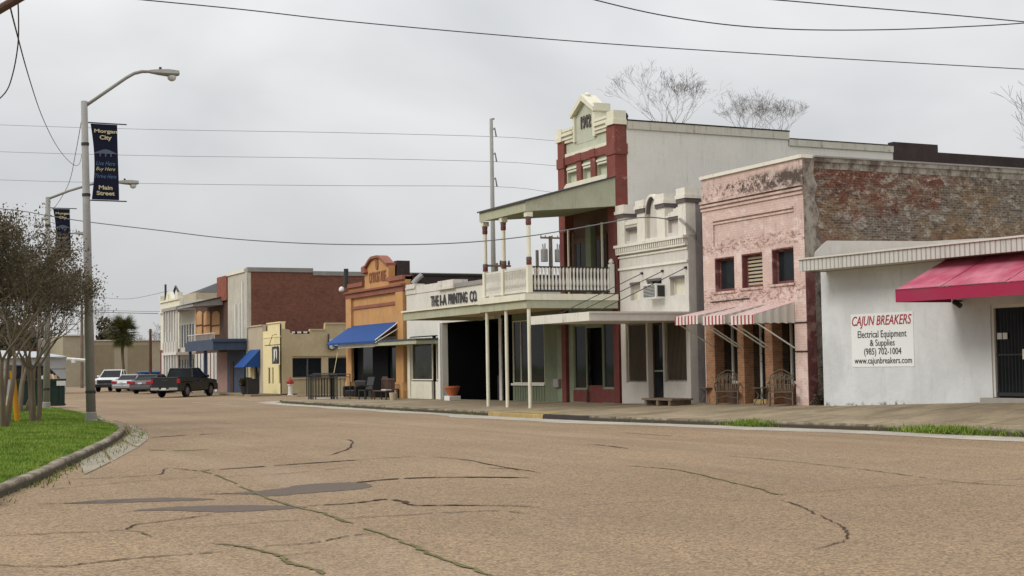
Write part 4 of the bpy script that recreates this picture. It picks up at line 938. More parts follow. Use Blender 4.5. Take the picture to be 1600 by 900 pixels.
tb = XP(723,600); MB().box(27.5,28.6,XP(765,600)[0],XP(722,600)[0]-.6,.15,1.25).build('counter', M['black'], F_)
pl_ = XP(668,560)[0]
s1 = (XP(674,560)[0]+.0, ysf1-.25, 1.05, 3.15); s2 = (yo1+.3, XP(680,560)[0], 1.05, 3.15)
window(F_, s1, xf=26, rec=.1, fm=M['cream'], gm=M['glass2'], w=.06); window(F_, s2, xf=26, rec=.1, fm=M['cream'], gm=M['glass2'], w=.05)
MB().box(26.0,26.12,s1[0],s1[1],.12,1.0).box(26.0,26.12,s2[0],s2[1],.12,1.0).box(25.95,26.1,ysf1-.24,ysf1,.1,3.2).build('bulkhead', M['cream'], F_)
Bx(26.6,26.65,s2[1],s1[0],.1,3.2).build('door', M['glass'], F_)
# small slab canopy over this shopfront
c1, c0 = XP(600,534,24.9)[0]-.2, yo1+.25
zq = XP(650,533,24.8)[1]
k2 = Bx(24.8,25.94,c0,f1+1.6,zq-.12,zq+.06).build('canopy', M['sage2'], F_); MB().box(24.75,25.93,c0-.05,f1+1.65,zq+.063,zq+.13).build('roof_sheet', M['bluegrey'], k2)
k2['label'] = 'low flat canopy over the shopfront'
MB().box(26.3,44,f0,f0+.25,.1,5.0).box(26.3,44,f1-.3,f1-.05,.1,4.6).box(43.7,44,f0+.25,f1-.3,.1,5).build('side_wall', M['white'], F_); Bx(26.3,43.7,f0+.25,f1-.3,4.5,4.6).build('roof', M['darkroof'], F_)

# ---------------------------------------------------------------- G: orange mission style front
g0, g1 = 66.35, 75.0
G_ = bld('orange_shop', g0, g1, 'orange stucco shop with curved salmon gable and dark side wall')
zh = lambda px, py: XP(px, py)[1]
zcn0, zcn1 = zh(590,461), zh(590,450); zsb = 6.22
zop = 3.0; pr_ = XP(623,560)[0]; plf = XP(553,560)[0]
wallx(26,.3,g0,g1,.05,6.25,[(pr_,plf,.0,zop)]).build('wall', M['orange'], G_)
mb = MB().box(25.84,25.999,g0-.06,g1+.06,zcn0,zcn1-.1).box(25.72,25.999,g0-.1,g1+.1,zcn1-.1,zcn1)
zz = zh(590,477); mb.box(25.93,25.999,g0,g1,zz-.08,zz+.08)
ga, gb = XP(607.5,430)[0], XP(569.5,440)[0]; gm = (ga+gb)/2; gh = (gb-ga)/2
zsh = zh(570,418); zp = zh(589,399.5)
def gable(off):
    L_ = []
    for k in range(13):
        t = k/12; yv_ = gb+.0-(gh)*t
        L_.append((yv_, (zsh-.0)+(zp-zsh)*(.5-.5*math.cos(math.pi*min(1, t*1.25)))**.9-off))
    return L_+[(2*gm-a_, b_) for a_, b_ in L_[::-1][1:]]
top = gable(0); low = gable(.13)
MB().px([(gb-.05,6.252)]+gable(.06)+[(ga+.05,6.252)], 26.0, 26.35).build('gable', M['orange'], G_)
mb.px(top+low[::-1], 25.86, 26.4); mb.px(gable(-.0)[:3]+[(gb-.6,zsh-.3),(gb,zsh-.35)], 25.8, 26.3)
for a_, b_ in ((g0, ga), (gb, g1)): mb.box(25.85,26.4,a_,b_,6.1,6.32).box(25.93,25.998,a_,b_,5.85,5.93)
mb.build('trim', M['salmon'], G_)
MB().box(26.45,27.15,ga-.05,ga+.45,5.8,zsh+.12).build('roof_hatch', M['tar'], G_); Bx(24.9,24.96,67.9,73.6,XP(590,541.5,24.9)[1],XP(590,535,24.9)[1]).build('canopy_edge', M['white'], G_)
pz_ = MB()
for a_, b_ in ((g0-.02, pr_), (plf, g1+.02)): pz_.box(25.85,26.32,a_,b_,.9,zcn0-.01).px([(a_-.12,.05),(b_+.12,.05),(b_+.12,.55),(b_,.95),(a_,.95),(a_-.12,.55)], 25.78, 26.31)
pz_.build('pilaster', M['orange'], G_)
a_, b_ = XP(577.5,434)[0], XP(603.5,430)[0]; on_front(fit_text('CITYHOST ALUE', a_-b_, .56, bold=.0, ext=.01), 25.97, (a_+b_)/2, zh(590,432.5)).build('lettering', M['salmon'], G_)
yy, zz = XP(589.5,413); MB().px([(yy+.2*math.cos(t*.5236), zz+.3*math.sin(t*.5236)) for t in range(12)], 25.95, 25.999).build('medallion', M['salmon'], G_)
# blue awning
ya_, zt0_ = XP(625,502.5); yb2, _ = XP(557,509); xo_ = 24.65; zo_ = XP(550,534.5,xo_)[1]
ab = MB().add([(25.98,ya_,zt0_),(25.98,g1-.4,zt0_),(xo_,g1-.2,zo_),(xo_,ya_,zo_+.0),(xo_,g1-.2,zo_-.1),(xo_,ya_,zo_-.1)], [(0,1,2,3),(3,2,4,5)]).build('awning', M['blue'], G_)
MB().tube([(25.98,ya_,zt0_+.02),(xo_,ya_,zo_+.02)], .03, 6).tube([(25.98,ya_-.02,zt0_-.3),(xo_,ya_-.02,zo_-.1)], .025, 6).build('frame', M['whiteplastic'], ab)
MB().box(26.2,26.25,pr_,plf,.1,zop).build('shopfront', M['glass'], G_)
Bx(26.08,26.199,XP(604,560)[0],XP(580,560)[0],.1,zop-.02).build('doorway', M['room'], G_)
MB().box(25.9,25.998,pr_+.02,plf-.02,zop-.02,zop+.28).build('transom', M['white'], G_)
mb = MB().box(26.3,52,g0,g0+.3,.05,6.28).box(26.3,52,g1-.3,g1,.05,6.2).box(51.7,52,g0+.3,g1-.3,.05,6.2); mb.build('side_wall', M['tar'], G_)
MB().box(26.4,52.1,g0-.05,g0+.35,6.283,6.4).build('coping', M['black'], G_); Bx(26.3,51.7,g0+.3,g1-.3,5.6,5.7).build('roof', M['darkroof'], G_)
MB().tube([YP(645,442,g0-.25)[:1]+(g0-.25,YP(645,444,g0-.25)[1]), YP(651,437,g0-.25)[:1]+(g0-.25,YP(651,437,g0-.25)[1]), YP(659,430,g0-.25)[:1]+(g0-.25,YP(659,430,g0-.25)[1])], .14, 8).build('vent_pipe', M['galv'], G_)
x_ = YP(548,430,g1+.2)[0]; MB().tube([(25.85,g1-.1,6.2),(25.85,g1-.1,6.2+1.0)], .13, 10).build('chimney_pipe', M['iron'], G_)
MB().lathe((25.6,g1-.05,6.05), [(.05,.16),(.14,.09),(.17,-.03),(.14,-.1),(0.02,-.1)], 10).build('floodlight', M['whiteplastic'], G_)

# ---------------------------------------------------------------- H: yellow corner building across the side street
h0, h1 = 88.0, 92.3
H_ = bld('yellow_corner_shop', h0, h1, 'yellow stucco corner building with olive-shaded side wall and two dark windows')
px_x = lambda px, py=570: YP(px, py, h0)[0]; pz = lambda px, py: YP(px, py, h0)[1]
prof = [(26.0,0),(26.0,pz(440,506)),(px_x(440.5),pz(440,506)),(px_x(440.5),pz(443,513.5)),(px_x(453),pz(450,515)),(px_x(455),pz(455,522)),(px_x(484),pz(484,521.5)),(px_x(485),pz(485,514)),(px_x(508),pz(508,514)),(px_x(509),pz(512,504.5)),(40,pz(512,504.5)),(40,0)]
sw = [(px_x(457),px_x(502.5),pz(480,590),pz(480,559)), (px_x(513),px_x(546)+.3,pz(530,589),pz(530,558.5))]
# wall in pieces so that the window openings are real
mb = MB(); zc0, zc1 = sw[0][2], sw[0][3]
mb.box(26.0,40,h0,h0+.3,0,zc0).box(26,sw[0][0],h0,h0+.3,zc0,zc1).box(sw[0][1],sw[1][0],h0,h0+.3,zc0,zc1).box(sw[1][1],40,h0,h0+.3,zc0,zc1)
mb.py([(26,zc1)]+prof[1:-1]+[(40,zc1)], h0, h0+.3)
mb.box(39.7,40,h0+.3,h1,0,4.2); mb.build('side_wall', M['olive'], H_)
for i, w_ in enumerate(sw):
    f_ = MB().box(w_[0],w_[1],h0+.08,h0+.12,w_[2],w_[2]+.06).box(w_[0],w_[1],h0+.08,h0+.12,w_[3]-.06,w_[3])
    if i == 0: xm = (w_[0]+w_[1])/2+.05; f_.box(xm-.04,xm+.04,h0+.08,h0+.12,w_[2]+.06,w_[3]-.06)
    f_ = f_.build('window', M['trimgrey'], H_); Bx(w_[0],w_[1],h0+.13,h0+.16,w_[2],w_[3]).build('pane', M['glass'], f_)
MB().box(sw[0][0],40,h0-.06,h0-.002,zc1+.1,zc1+.2).box(sw[0][0]-.1,40,h0-.07,h0-.002,zc0-.1,zc0-.02).box(px_x(485),px_x(509),h0-.05,h0-.002,pz(490,516.5),pz(490,514)).box(px_x(509),40,h0-.05,h0-.002,pz(520,507),pz(520,504)).build('moulding', M['olive'], H_)
mb = MB(); 
for k in range(9): x_ = px_x(455)+(px_x(484)-px_x(455))*k/9; mb.box(x_,x_+.28,h0+.02,h0+.28,pz(470,522)+.002,pz(470,522)+.05+.14*abs(math.sin(k*2.1)))
mb.build('broken_parapet', M['whiteplastic'], H_)
fw = [WR(419,422.2,574.5,600), WR(425,427.4,574,600), WR(435.5,438,570,600)]
zt_ = XP(428,505.5)[1]
mb = wallx(26,.25,h0+.01,h1,0,zt_-.45,[*fw]); mb.box(26,26.25,h0+.01,XP(418,510)[0],zt_-.45,zt_); mb.box(25.93,26.3,h0+.01,XP(418,510)[0]+.05,zt_,zt_+.08); mb.build('front_wall', M['yellow'], H_)
for r in fw: window(H_, r, rec=.08, fm=M['yellow'], w=.03)
Bx(25.97,25.999,h0+.1,h1-.1,zt_-.9,zt_-.83).build('moulding', M['yellow'], H_)
Bx(26.3,39.7,h0+.3,h1,3.5,3.6).build('roof', M['darkroof'], H_)
sg = WR(427.5,436,541.5,568.5,25.6)
s_ = tag(frame_mb(25.6, sg, w=.12, d=.1).build('hanging_sign', M['iron'], None, origin=(25.6,(sg[0]+sg[1])/2,sg[2])), 'white framed sign board hanging on the yellow corner building', 'sign')
Bx(25.56,25.59,sg[0]+.1,sg[1]-.1,sg[2]+.1,sg[3]-.1).build('board', M['paper'], s_)
yy, zz = (sg[0]+sg[1])/2, (sg[2]+sg[3])/2
MB().px([(yy-.45,zz-.5),(yy+.45,zz-.5),(yy+.3,zz-.35),(yy+.1,zz-.1),(yy+.06,zz+.3),(yy-.06,zz+.3),(yy-.1,zz-.1),(yy-.3,zz-.35)], 25.545, 25.558).box(25.545,25.558,yy-.5,yy+.5,zz+.42,zz+.5).build('emblem', M['signblk'], s_)
MB().tube([(25.6,yy-.3,sg[3]),(25.6,yy-.3,sg[3]+.12)], .02, 5).tube([(25.6,yy+.3,sg[3]),(25.6,yy+.3,sg[3]+.12)], .02, 5).tube([(25.6,yy-.8,sg[3]+.12),(25.6,yy+2.6,sg[3]+.12),(25.98,yy+2.6,sg[3]+.12)], .025, 5).tube([(25.6,yy+1.6,sg[3]+.12),(25.7,yy+1.2,sg[3]+.75),(25.98,yy+1.2,sg[3]+.8)], .02, 5).build('bracket', M['iron'], s_)
# white script sign on the olive wall behind an iron post
xg, zg = px_x(523), pz(523,538)
s_ = tag(MB().py([(px_x(513),pz(513,543)),(px_x(520),pz(520,547)),(px_x(529),pz(529,542)),(px_x(536),pz(536,539)),(px_x(545),pz(545,538)),(px_x(545),pz(545,532)),(px_x(530),pz(530,529)),(px_x(513),pz(513,530))], h0-.12, h0-.08).build('shop_sign', M['paper'], None, origin=(xg,h0-.1,zg)), 'white curved sign with dark scroll border on the olive wall', 'sign')
MB().tube([(px_x(512.5),h0-.15,pz(512.5,522)),(px_x(512.5),h0-.15,pz(512.5,545)),(px_x(519),h0-.15,pz(519,546.5)),(px_x(527),h0-.15,pz(527,541)),(px_x(533),h0-.15,pz(533,536)),(px_x(541),h0-.15,pz(541,536))], .055, 6).tube([(px_x(520),h0-.15,pz(520,531)),(px_x(520),h0-.15,pz(520,541)),(px_x(525),h0-.15,pz(525,541))], .05, 5).build('border', M['signblk'], s_)
# tan neighbour with blue awning
J_ = bld('tan_shop', 92.35, 96.0, 'small tan shop with steep blue awning left of the yellow corner')
jd = WR(402.5,405.5,572,615); ztj = XP(405,510)[1]
wallx(26,.25,92.35,95.95,0,ztj,[(jd[0],jd[0]+1.2,.0,2.9)]).build('wall', M['tan'], J_); Bx(25.985,25.999,jd[0]+1.25,95.9,.1,2.9).build('lower_wall', M['yellow'], J_); Bx(25.93,26.3,92.35,95.95,ztj+.002,ztj+.1).build('coping', M['tan'], J_)
Bx(26.1,26.15,jd[0],jd[0]+1.2,.1,2.9).build('door', M['glass'], J_); Bx(26.3,38,92.4,95.9,3.4,3.5).build('roof', M['darkroof'], J_)
a0, a1 = 92.9, 95.4; zz1, zz0 = XP(404,546)[1], XP(395,573.5,25.0)[1]
tag(MB().add([(25.98,a0,zz1),(25.98,a1,zz1),(24.85,a1,zz0),(24.85,a0,zz0),(25.98,a0,zz0),(25.98,a1,zz0)], [(0,1,2,3),(0,3,4),(1,5,2)]).build('awning', M['blue'], J_))

# ---------------------------------------------------------------- K: big brick block
k0, k1 = 96.05, 101.2
K_ = bld('brick_block', k0, k1, 'large two storey red brick block with grey plastered front')
zK = YP(430,424,k0)[1]; xk1 = YP(489,422,k0)[0]
MB().box(26.25,xk1,k0,k0+.3,0,zK-.05).box(xk1,60,k0,k0+.3,0,zK-.25).box(59.7,60,k0+.3,k1,0,zK-.3).box(26.25,60,k1-.3,k1,0,zK-.3).build('side_wall', M['brickR'], K_)
MB().box(26.0,xk1,k0-.06,k0+.36,zK-.04,zK+.26).box(xk1,60,k0-.06,k0+.36,zK-.24,zK+.06).build('coping', M['galv'], K_)
Bx(26.3,59.7,k0+.3,k1-.3,zK-1,zK-.9).build('roof', M['darkroof'], K_)
wallx(25.95,.3,k0+.01,k1,0,zK-.05).build('front_wall', paint('streaked_grey_plaster', S(182,176,162), .1, .8, S(100,92,82)), K_); Bx(25.85,26.3,k0+.4,k1,zK-.048,zK+.2).build('front_coping', M['stonewhite'], K_)
for px in (370, 376.5, 381): yy = XP(px,500)[0]; Bx(25.86,25.945,yy-.09,yy+.09,3.3,XP(px,474 if px < 381 else 440)[1]).build('downpipe', M['whiteplastic'], K_)
Bx(25.85,26.4,k1+.02,XP(342,450)[0]-.0,XP(350,470)[1],XP(350,432)[1]).build('brick_chimney', brickmat('salmon_brick', S(150,84,68), S(120,70,56), S(120,94,80)), K_)
# ---------------------------------------------------------------- boarded building with shed roof
l0, l1 = 104.0, 111.6
Lb = bld('boarded_building', l0, l1, 'brown two storey building with boarded arches behind a blue canopy')
zL = XP(325,470)[1]
mb = wallx(26.05,.3,k1+.05,l1,0,6.75); mb.build('wall', M['brown'], Lb)
for a_, b_ in ((307,315.5),(318.5,328.5),(331.5,343)):
    r = WR(a_,b_,486,523,26.0); r = (r[0],r[1],r[2],r[3])
    pts = [(r[0],r[2]),(r[1],r[2]),(r[1],r[3]-.3)]+[((r[0]+r[1])/2+(r[1]-r[0])/2*math.cos(t*.3927), r[3]-.3+.3*math.sin(t*.3927)) for t in range(1,8)]+[(r[0],r[3]-.3)]
    w_ = MB().px(pts, 25.98, 26.045).build('boarded_window', M['tanboard'], Lb); zz = (r[2]+r[3])/2-.2; Bx(25.95,25.978,r[0],r[1],zz-.06,zz+.06).build('crossbar', M['brown'], w_)
xs_ = 23.8; zR0, zR1 = XP(281,480,xs_)[1], XP(356,463,26)[1]
sr = MB().py([(xs_,zR0-.12),(26.0,zR0+.0),(26.0,zR1),(xs_,zR0+.05)], k1+1.6, l0+3.8).build('shed_roof', M['greyroof'], Lb)
MB().py([(xs_-.05,zR0+.06),(26.0,zR1+.01),(26.0,zR1+.08),(xs_-.05,zR0+.12)], k1+1.5, l0+3.9).build('roof_sheet', M['darkroof'], sr)
# blue canopy with posts
zb0, zb1_ = XP(335,547,23.7)[1], XP(335,530,23.7)[1]
yc2 = 104.5; cb = MB().box(23.7,25.9,k0+.1,yc2,zb0+.1,zb1_).build('canopy', M['bluegrey'], Lb)
MB().box(23.6,23.697,k0+.0,yc2,zb0,zb1_-.1).box(23.7,25.9,k0-.0,k0+.096,zb0,zb1_-.1).box(23.5,25.9,k0-.12,k0-.02,zb1_-.18,zb1_+.03).build('fascia', M['bluegrey'], cb)
for yy in (99.3, yc2-.6): Bx(23.75,23.93,yy-.09,yy+.09,.1,zb0+.1).build('post', M['bluegrey'], Lb)
rb = MB()
for k in range(22): rb.box(23.8,23.84,k0+.5+k*.37,k0+.53+k*.37,zb1_,zb1_+.45)
rb.box(23.78,23.86,k0+.4,yc2,zb1_+.42,zb1_+.47).build('railing', M['lilac'], Lb)
pc = [M['lilac'],M['redp'],M['lilac'],M['bluegrey'],M['redp'],M['lilac'],M['bluegrey'],M['redp'],M['pink']]
yy = l1
for k in range(14):
    w_ = .3 if k%2 else .75; Bx(25.96+.003*(k%3),26.045,yy-w_,yy-.01,.1,3.0).build('wall_panel', [M['lilac'],M['redp'],M['white'],M['bluegrey']][k%4], Lb); yy -= w_
Bx(25.9,26.04,k1+.1,yy-.02,.1,3.0).build('wall_panel', paint('dusty_pink', S(150,118,108), .1, .3), Lb); Bx(25.8,25.94,k0+.3,k1-.3,.1,3.2).build('wall_panel', M['bluegrey'], K_)
d_ = Bx(25.75,25.798,k0+3.0,k0+3.9,.15,2.3).build('door', M['brown'], K_)
Bx(26.35,45,k1+.1,l1,5.0,5.1).build('roof', M['darkroof'], Lb)
# ---------------------------------------------------------------- white galleried + cream
w0, w1 = 111.65, 117.0
Wb = bld('galleried_building', w0, w1, 'white two storey building with slender gallery columns')
zW1 = XP(292,484)[1]
wallx(26.05,.3,w0,w1,0,zW1).build('wall', M['white'], Wb); Bx(26.3,44,w0,w1,zW1-.7,zW1-.6).build('roof', M['darkroof'], Wb)
for k in range(6):
    yy = w0+.4+k*.95; Bx(24.6,24.75,yy-.08,yy+.08,.1,zW1-.1).build('column', M['whiteplastic'], Wb); Bx(26.0,26.048,yy+.25,yy+.65,3.6,5.4).build('window', M['glass2'], Wb); Bx(26.0,26.048,yy+.25,yy+.65,.4,2.6).build('window', M['glass2'], Wb)
Bx(24.5,26.04,w0,w1,2.95,3.15).build('gallery_floor', M['white'], Wb); Bx(24.5,26.04,w0,w1,zW1-.1,zW1+.15).build('porch_roof', M['greyroof'], Wb); Bx(24.6,24.66,w0,w1,3.15,4.0).build('railing', M['lilac'], Wb)
c0, c1 = 117.05, 124.4
Cb = bld('cream_building', c0, c1, 'cream two storey corner building with dark red ground floor trim')
zC = XP(270,470)[1]; cw = [WR(256.5,260,489,520), WR(263.5,267,488,520), WR(275,278.5,486,517)]
wallx(25.98,.3,c0,c1,0,zC,cw).build('wall', M['cream'], Cb)
for r in cw: window(Cb, r, xf=25.98, rec=.1, fm=M['cream'], gm=M['glass2'], w=.04)
mb = MB().box(25.8,26.3,c0,c1,zC-.9,zC-.75).box(25.85,26.35,c0,c1,zC-.001,zC+.15)
for t in (.02,.5,.93): mb.box(25.85,26.3,c0+(c1-c0)*t,c0+(c1-c0)*t+.5,zC+.15,zC+.6)
mb.px([(c0+2.6,zC+.15),(c0+5,zC+.15),(c0+4.4,zC+.8),(c0+3.2,zC+.8)], 25.9, 26.2); mb.build('cornice', M['cream'], Cb)
mb = MB().box(25.9,25.975,c0,c1,3.3,3.5)
for t in (0,.14,.3,.5,.97): mb.box(25.9,25.975,c0+(c1-c0-.25)*t,c0+(c1-c0-.25)*t+.3,.1,3.3)
mb.build('shopfront_trim', M['redp'], Cb); Bx(25.95,25.978,c0+.3,c1-.3,.1,3.29).build('shopfront', M['lilac'], Cb)
MB().box(26.3,44,c1-.3,c1,0,zC).box(26.3,44,c0,c0+.3,0,zC).box(43.7,44,c0,c1,0,zC).build('side_wall', M['cream'], Cb); Bx(26.3,43.7,c0+.3,c1-.3,zC-.6,zC-.5).build('roof', M['darkroof'], Cb)
MB().tube([(26.2,c1-1,zC),(26.2,c1-1,zC+1.6)], .09, 6).tube([(26.2,c1-3.2,zC+.1),(26.6,c1-3.2,zC+1.3),(26.7,c1-4.4,zC+.5)], .11, 6).build('roof_vent', M['iron'], Cb)
# roofs showing over the row
q = YP(322,463,125)[0]; R1 = tag(MB().box(YP(306,463,125)[0],YP(345,463,125)[0]+4,125,133,0,YP(322,457,125)[1]).build('rear_building', M['tan'], None, origin=(q,129,0)), 'tan upper wall showing above the brown boarded building', 'building')
x1_, x2_ = YP(318,455,136)[0], YP(350,455,136)[0]; zr = YP(330,457,136)[1]
R2 = tag(MB().box(x1_,x2_+3,136,142,0,zr).build('gabled_house', M['tan'], None, origin=(x1_+2,139,0)), 'grey hipped roof peeping above the rooftops near the red chimney', 'building')
MB().add([(x1_-.5,135.5,zr),(x2_+3,135.5,zr),(x2_+3,142.5,zr),(x1_-.5,142.5,zr),(x1_+2,139,zr+1.1),(x2_+1,139,zr+1.1)], [(0,1,5,4),(1,2,5),(2,3,4,5),(3,0,4)]).build('roof', M['darkroof'], R2)

# ---------------------------------------------------------------- far warehouse closing the street
yw = 176.0; X = lambda px, py=570: YP(px, py, yw)[0]; Z = lambda px, py: YP(px, py, yw)[1]
Fw = tag(empty('warehouse', ((X(97)+X(252))/2, yw, 0)), 'long low tan panelled warehouse closing the end of the street', 'warehouse')
MB().box(X(97),X(130),yw-.6,yw+20,0,Z(110,525)).box(X(130),X(256)+25,yw,yw+20,0,Z(200,532.5)).build('wall', M['farwall'], Fw)
mb = MB().box(X(140),X(178),yw-.06,yw-.002,.1,Z(160,539)).box(X(200),X(235),yw-.06,yw-.002,.1,Z(210,539)); mb.build('wall_panel', M['farwall2'], Fw)
mb.v = []; mb.f = []
MB().box(X(96),X(131),yw-.8,yw+20,Z(110,525)+.003,Z(110,523)).box(X(131)+.2,X(256)+25,yw-.2,yw+20,Z(200,532.5)+.003,Z(200,531)).build('coping', M['lilac'], Fw)
MB().tube([(X(130.5),yw-1,0),(X(130.5),yw-1,Z(130,500))], .12, 6).tube([(X(110),yw+3,Z(110,525)),(X(110),yw+3,Z(110,500))], .08, 5).tube([(X(99),yw+3,Z(110,505)),(X(128),yw+3,Z(125,506))], .05, 5).tube([(X(99),yw+3,Z(110,514)),(X(128),yw+3,Z(125,514))], .05, 5).tube([(X(99.5),yw+3,Z(110,525)),(X(99.5),yw+3,Z(110,505))], .05, 5).tube([(X(128),yw+3,Z(125,525)),(X(128),yw+3,Z(125,506))], .05, 5).build('roof_railing', M['galv'], Fw)
Dk = tag(MB().box(X(-60),X(96),yw+12,yw+30,0,Z(80,540)).build('dark_warehouse', M['brown'], None, origin=(X(40),yw+12,0)), 'dark brown flat roofed building behind the crape myrtles', 'building')
# white shed / trailer beyond the dumpster
yt = 118.0; XT = lambda px: YP(px, 580, yt)[0]; ZT = lambda px, py: YP(px, py, yt)[1]
Sh = tag(empty('white_shed', (XT(60), yt, 0)), 'white metal shed with sloping roof behind the open dumpster', 'shed')
MB().box(XT(0),XT(103),yt,yt+8,0,ZT(100,559)).build('wall', M['white2'], Sh)
MB().add([(XT(-4),yt-.4,ZT(100,559)),(XT(104),yt-.4,ZT(100,557)),(XT(104),yt+9,ZT(100,557)),(XT(70),yt+4,ZT(70,548)),(XT(-4),yt+4,ZT(70,545)),(XT(-4),yt+9,ZT(100,557))], [(0,1,3,4),(1,2,3),(2,5,4,3)]).build('roof', M['white2'], Sh)
MB().tube([(XT(103),yt-.5,ZT(103,561)),(XT(135),yt-.5,ZT(135,563.5))], .14, 6).tube([(XT(113),yt-.5,ZT(113,562)),(XT(113),yt-.5,ZT(113,567))], .2, 6).build('roof_beam', M['whiteplastic'], Sh)
MB().box(XT(0),XT(103),yt-.03,yt-.002,ZT(80,577),ZT(80,575.5)).build('rail', M['galv'], Sh)

# ================================================================ STREET THINGS
def lamp(name, bx, by, bz, topx, topz, arm, headx, headz, r0, r1, label, banner=None):
    root = tag(empty(name, (bx,by,bz)), label, 'street lamp', 'street lamps along the median')
    Pt = lambda t: Vector((bx+(topx-bx)*t, by, bz+(topz-bz)*t))
    MB().tube([Pt(0), Pt(.5), Pt(1)], [r0,(r0+r1)/2,r1], 14).build('pole', M['galv'], root, smooth=True)
    MB().lathe((bx,by,bz-.05), [(r0*1.45,0),(r0*1.4,.05),(r0*1.15,.09),(r0*1.12,.3),(r0*1.02,.33)], 14).build('base', M['galv'], root)
    for t in (.085, .70, .86): p = Pt(t); MB().lathe((p.x,p.y,p.z), [(r0*1.12-(r0-r1)*t,0),(r0*1.12-(r0-r1)*t,.09)], 12).build('band', M['iron'], root)
    A_ = MB().tube([(topx+(headx-topx)*u, by, topz+(headz-topz)*v) for u, v in arm], [.055]*(len(arm)-1)+[.045], 8).build('arm', M['galv'], root, smooth=True)
    L_ = .95
    h_ = MB()
    sec = lambda x, w, z0, z1: [(x,by-w,z0+.3*(z1-z0)),(x,by-w*.6,z1),(x,by+w*.6,z1),(x,by+w,z0+.3*(z1-z0)),(x,by+w*.7,z0),(x,by-w*.7,z0)]
    x0 = headx-.05; secs = [sec(x0,.05,headz-.05,headz+.05), sec(x0+.3,.12,headz-.08,headz+.09), sec(x0+.62,.17,headz-.10,headz+.11), sec(x0+L_,.13,headz-.06,headz+.09)]
    for a, b_ in zip(secs, secs[1:]): h_.loft(a, b_)
    h_ = h_.build('lamp_head', M['galv'], root); 
    MB().lathe((x0+.72,by,headz-.26), [(.05,0),(.13,.05),(.15,.14),(.15,.16)], 12).build('lens', M['clearlens'], h_, smooth=True)
    MB().lathe((x0+.35,by,headz+.09), [(.045,0),(.045,.08)], 8).build('photocell', M['iron'], h_)
    if banner:
        xa, xb, za, zb_ = banner
        bn = MB(); n_ = 12
        for side in (.012, -.012):
            for k in range(n_+1):
                t = k/n_; z_ = zb_+(za-zb_)*t; sag = math.sin(t*math.pi)*.10
                bn.v += [(xa+sag+.10*t*.4, by+side, z_), (xb+.06*t, by+side+.02*math.sin(t*6), z_)]
        o = n_*2+2
        for k in range(n_): bn.f += [(2*k,2*k+1,2*k+3,2*k+2),(o+2*k,o+2*k+1,o+2*k+3,o+2*k+2),(2*k,2*k+2,o+2*k+2,o+2*k),(2*k+1,2*k+3,o+2*k+3,o+2*k+1)]
        b0 = bn.build('banner', M['bannerblue'], root)
        for zq in (zb_+.03, za-.03): MB().tube([(bx+(topx-bx)*.75,by,zq),(xb+.3,by,zq)], .02, 6).build('banner_arm', M['iron'], root)
        W_, H_ = xb-xa, zb_-za; cx = (xa+xb)/2+.05
        def put(t_, w, h, f, mat, **k): mb = fit_text(t_, W_*w, H_*h, **k); mb.v = [(cx+v[0], by-.03+v[1], zb_-H_*f+v[2]) for v in mb.v]; mb.build('lettering', mat, b0)
        put('Morgan', .86, .062, .10, M['letters'], bold=.03); put('City', .46, .075, .185, M['letters'], bold=.03)
        put('Live Here', .72, .055, .52, M['lettersblue'], shear=.3); put('Buy Here', .72, .06, .60, M['letters'], shear=.3); put('Thrive Here', .8, .055, .69, M['lettersblue'], shear=.3)
        put('Main', .52, .055, .84, M['letters'], bold=.03); put('Street', .68, .055, .915, M['letters'], bold=.03)
        g = MB(); zc_ = zb_-H_*.37
        q = [(-.45,-.02),(-.25,.02),(-.12,.045),(0,.055),(.12,.045),(.25,.02),(.45,-.02),(.45,-.03),(-.45,-.03)]
        g.py([(cx+a*W_*.95, zc_+b2*H_*.7) for a, b2 in q], by-.03, by-.02)
        for t in (-.2, 0, .2): g.box(cx+t*W_-.02,cx+t*W_+.02,by-.03,by-.02,zc_-.06*H_,zc_-.02*H_)
        g.build('bridge_print', M['lettersgrey'], b0)
    return root
b1 = GP(142.5,656,.2); t1 = YP(131.5,158,b1[1]); hd = YP(236,112,b1[1])
xa, zb_ = YP(141.5,193,b1[1]); xb, _ = YP(183,193,b1[1]); za = YP(160,312,b1[1])[1]
lamp('street_lamp', b1[0], b1[1], .17, t1[0], t1[1]-.0, [(0,-.16),(.35,.36),(.62,.76),(.74,.91),(.86,.985),(1,1)], hd[0], hd[1], .15, .10, 'nearest tall grey street lamp with a full navy Morgan City banner', (xa,xb,za,zb_))
b2 = GP(72.5,637,.2); t2 = YP(75,308,b2[1]); h2 = YP(184,284.5,b2[1]); xa, zb_ = YP(83,326,b2[1]); xb, _ = YP(109,326,b2[1]); za = YP(95,402,b2[1])[1]
lamp('street_lamp', b2[0], b2[1], .17, t2[0], t2[1], [(0,-.1),(.3,.40),(.6,.8),(.8,.97),(1,1)], h2[0], h2[1], .15, .10, 'second street lamp, its banner half hidden by the crape myrtle crowns', (xa,xb,za,zb_))
b3 = (YP(60,600,98)[0], 98); t3 = YP(62,382,98); h3 = YP(116,364.5,98)
lamp('street_lamp', b3[0], 98, 0, t3[0], t3[1], [(0,-.1),(.3,.40),(.6,.8),(.8,.97),(1,1)], h3[0], h3[1], .15, .10, 'farthest street lamp, only its head showing beside the second banner')

# yellow bollard
by_ = GP(28,659,.22); tp = YP(19,579,by_[1])
d = Vector((tp[0]-by_[0], 0, tp[1]-.2)); tag(MB().tube([(by_[0],by_[1],.12),(tp[0],by_[1],tp[1])], .085, 12).build('bollard', M['yellowpost'], None, origin=(by_[0],by_[1],.15), smooth=False), 'leaning yellow painted steel bollard between crape myrtle trunks', 'bollard')

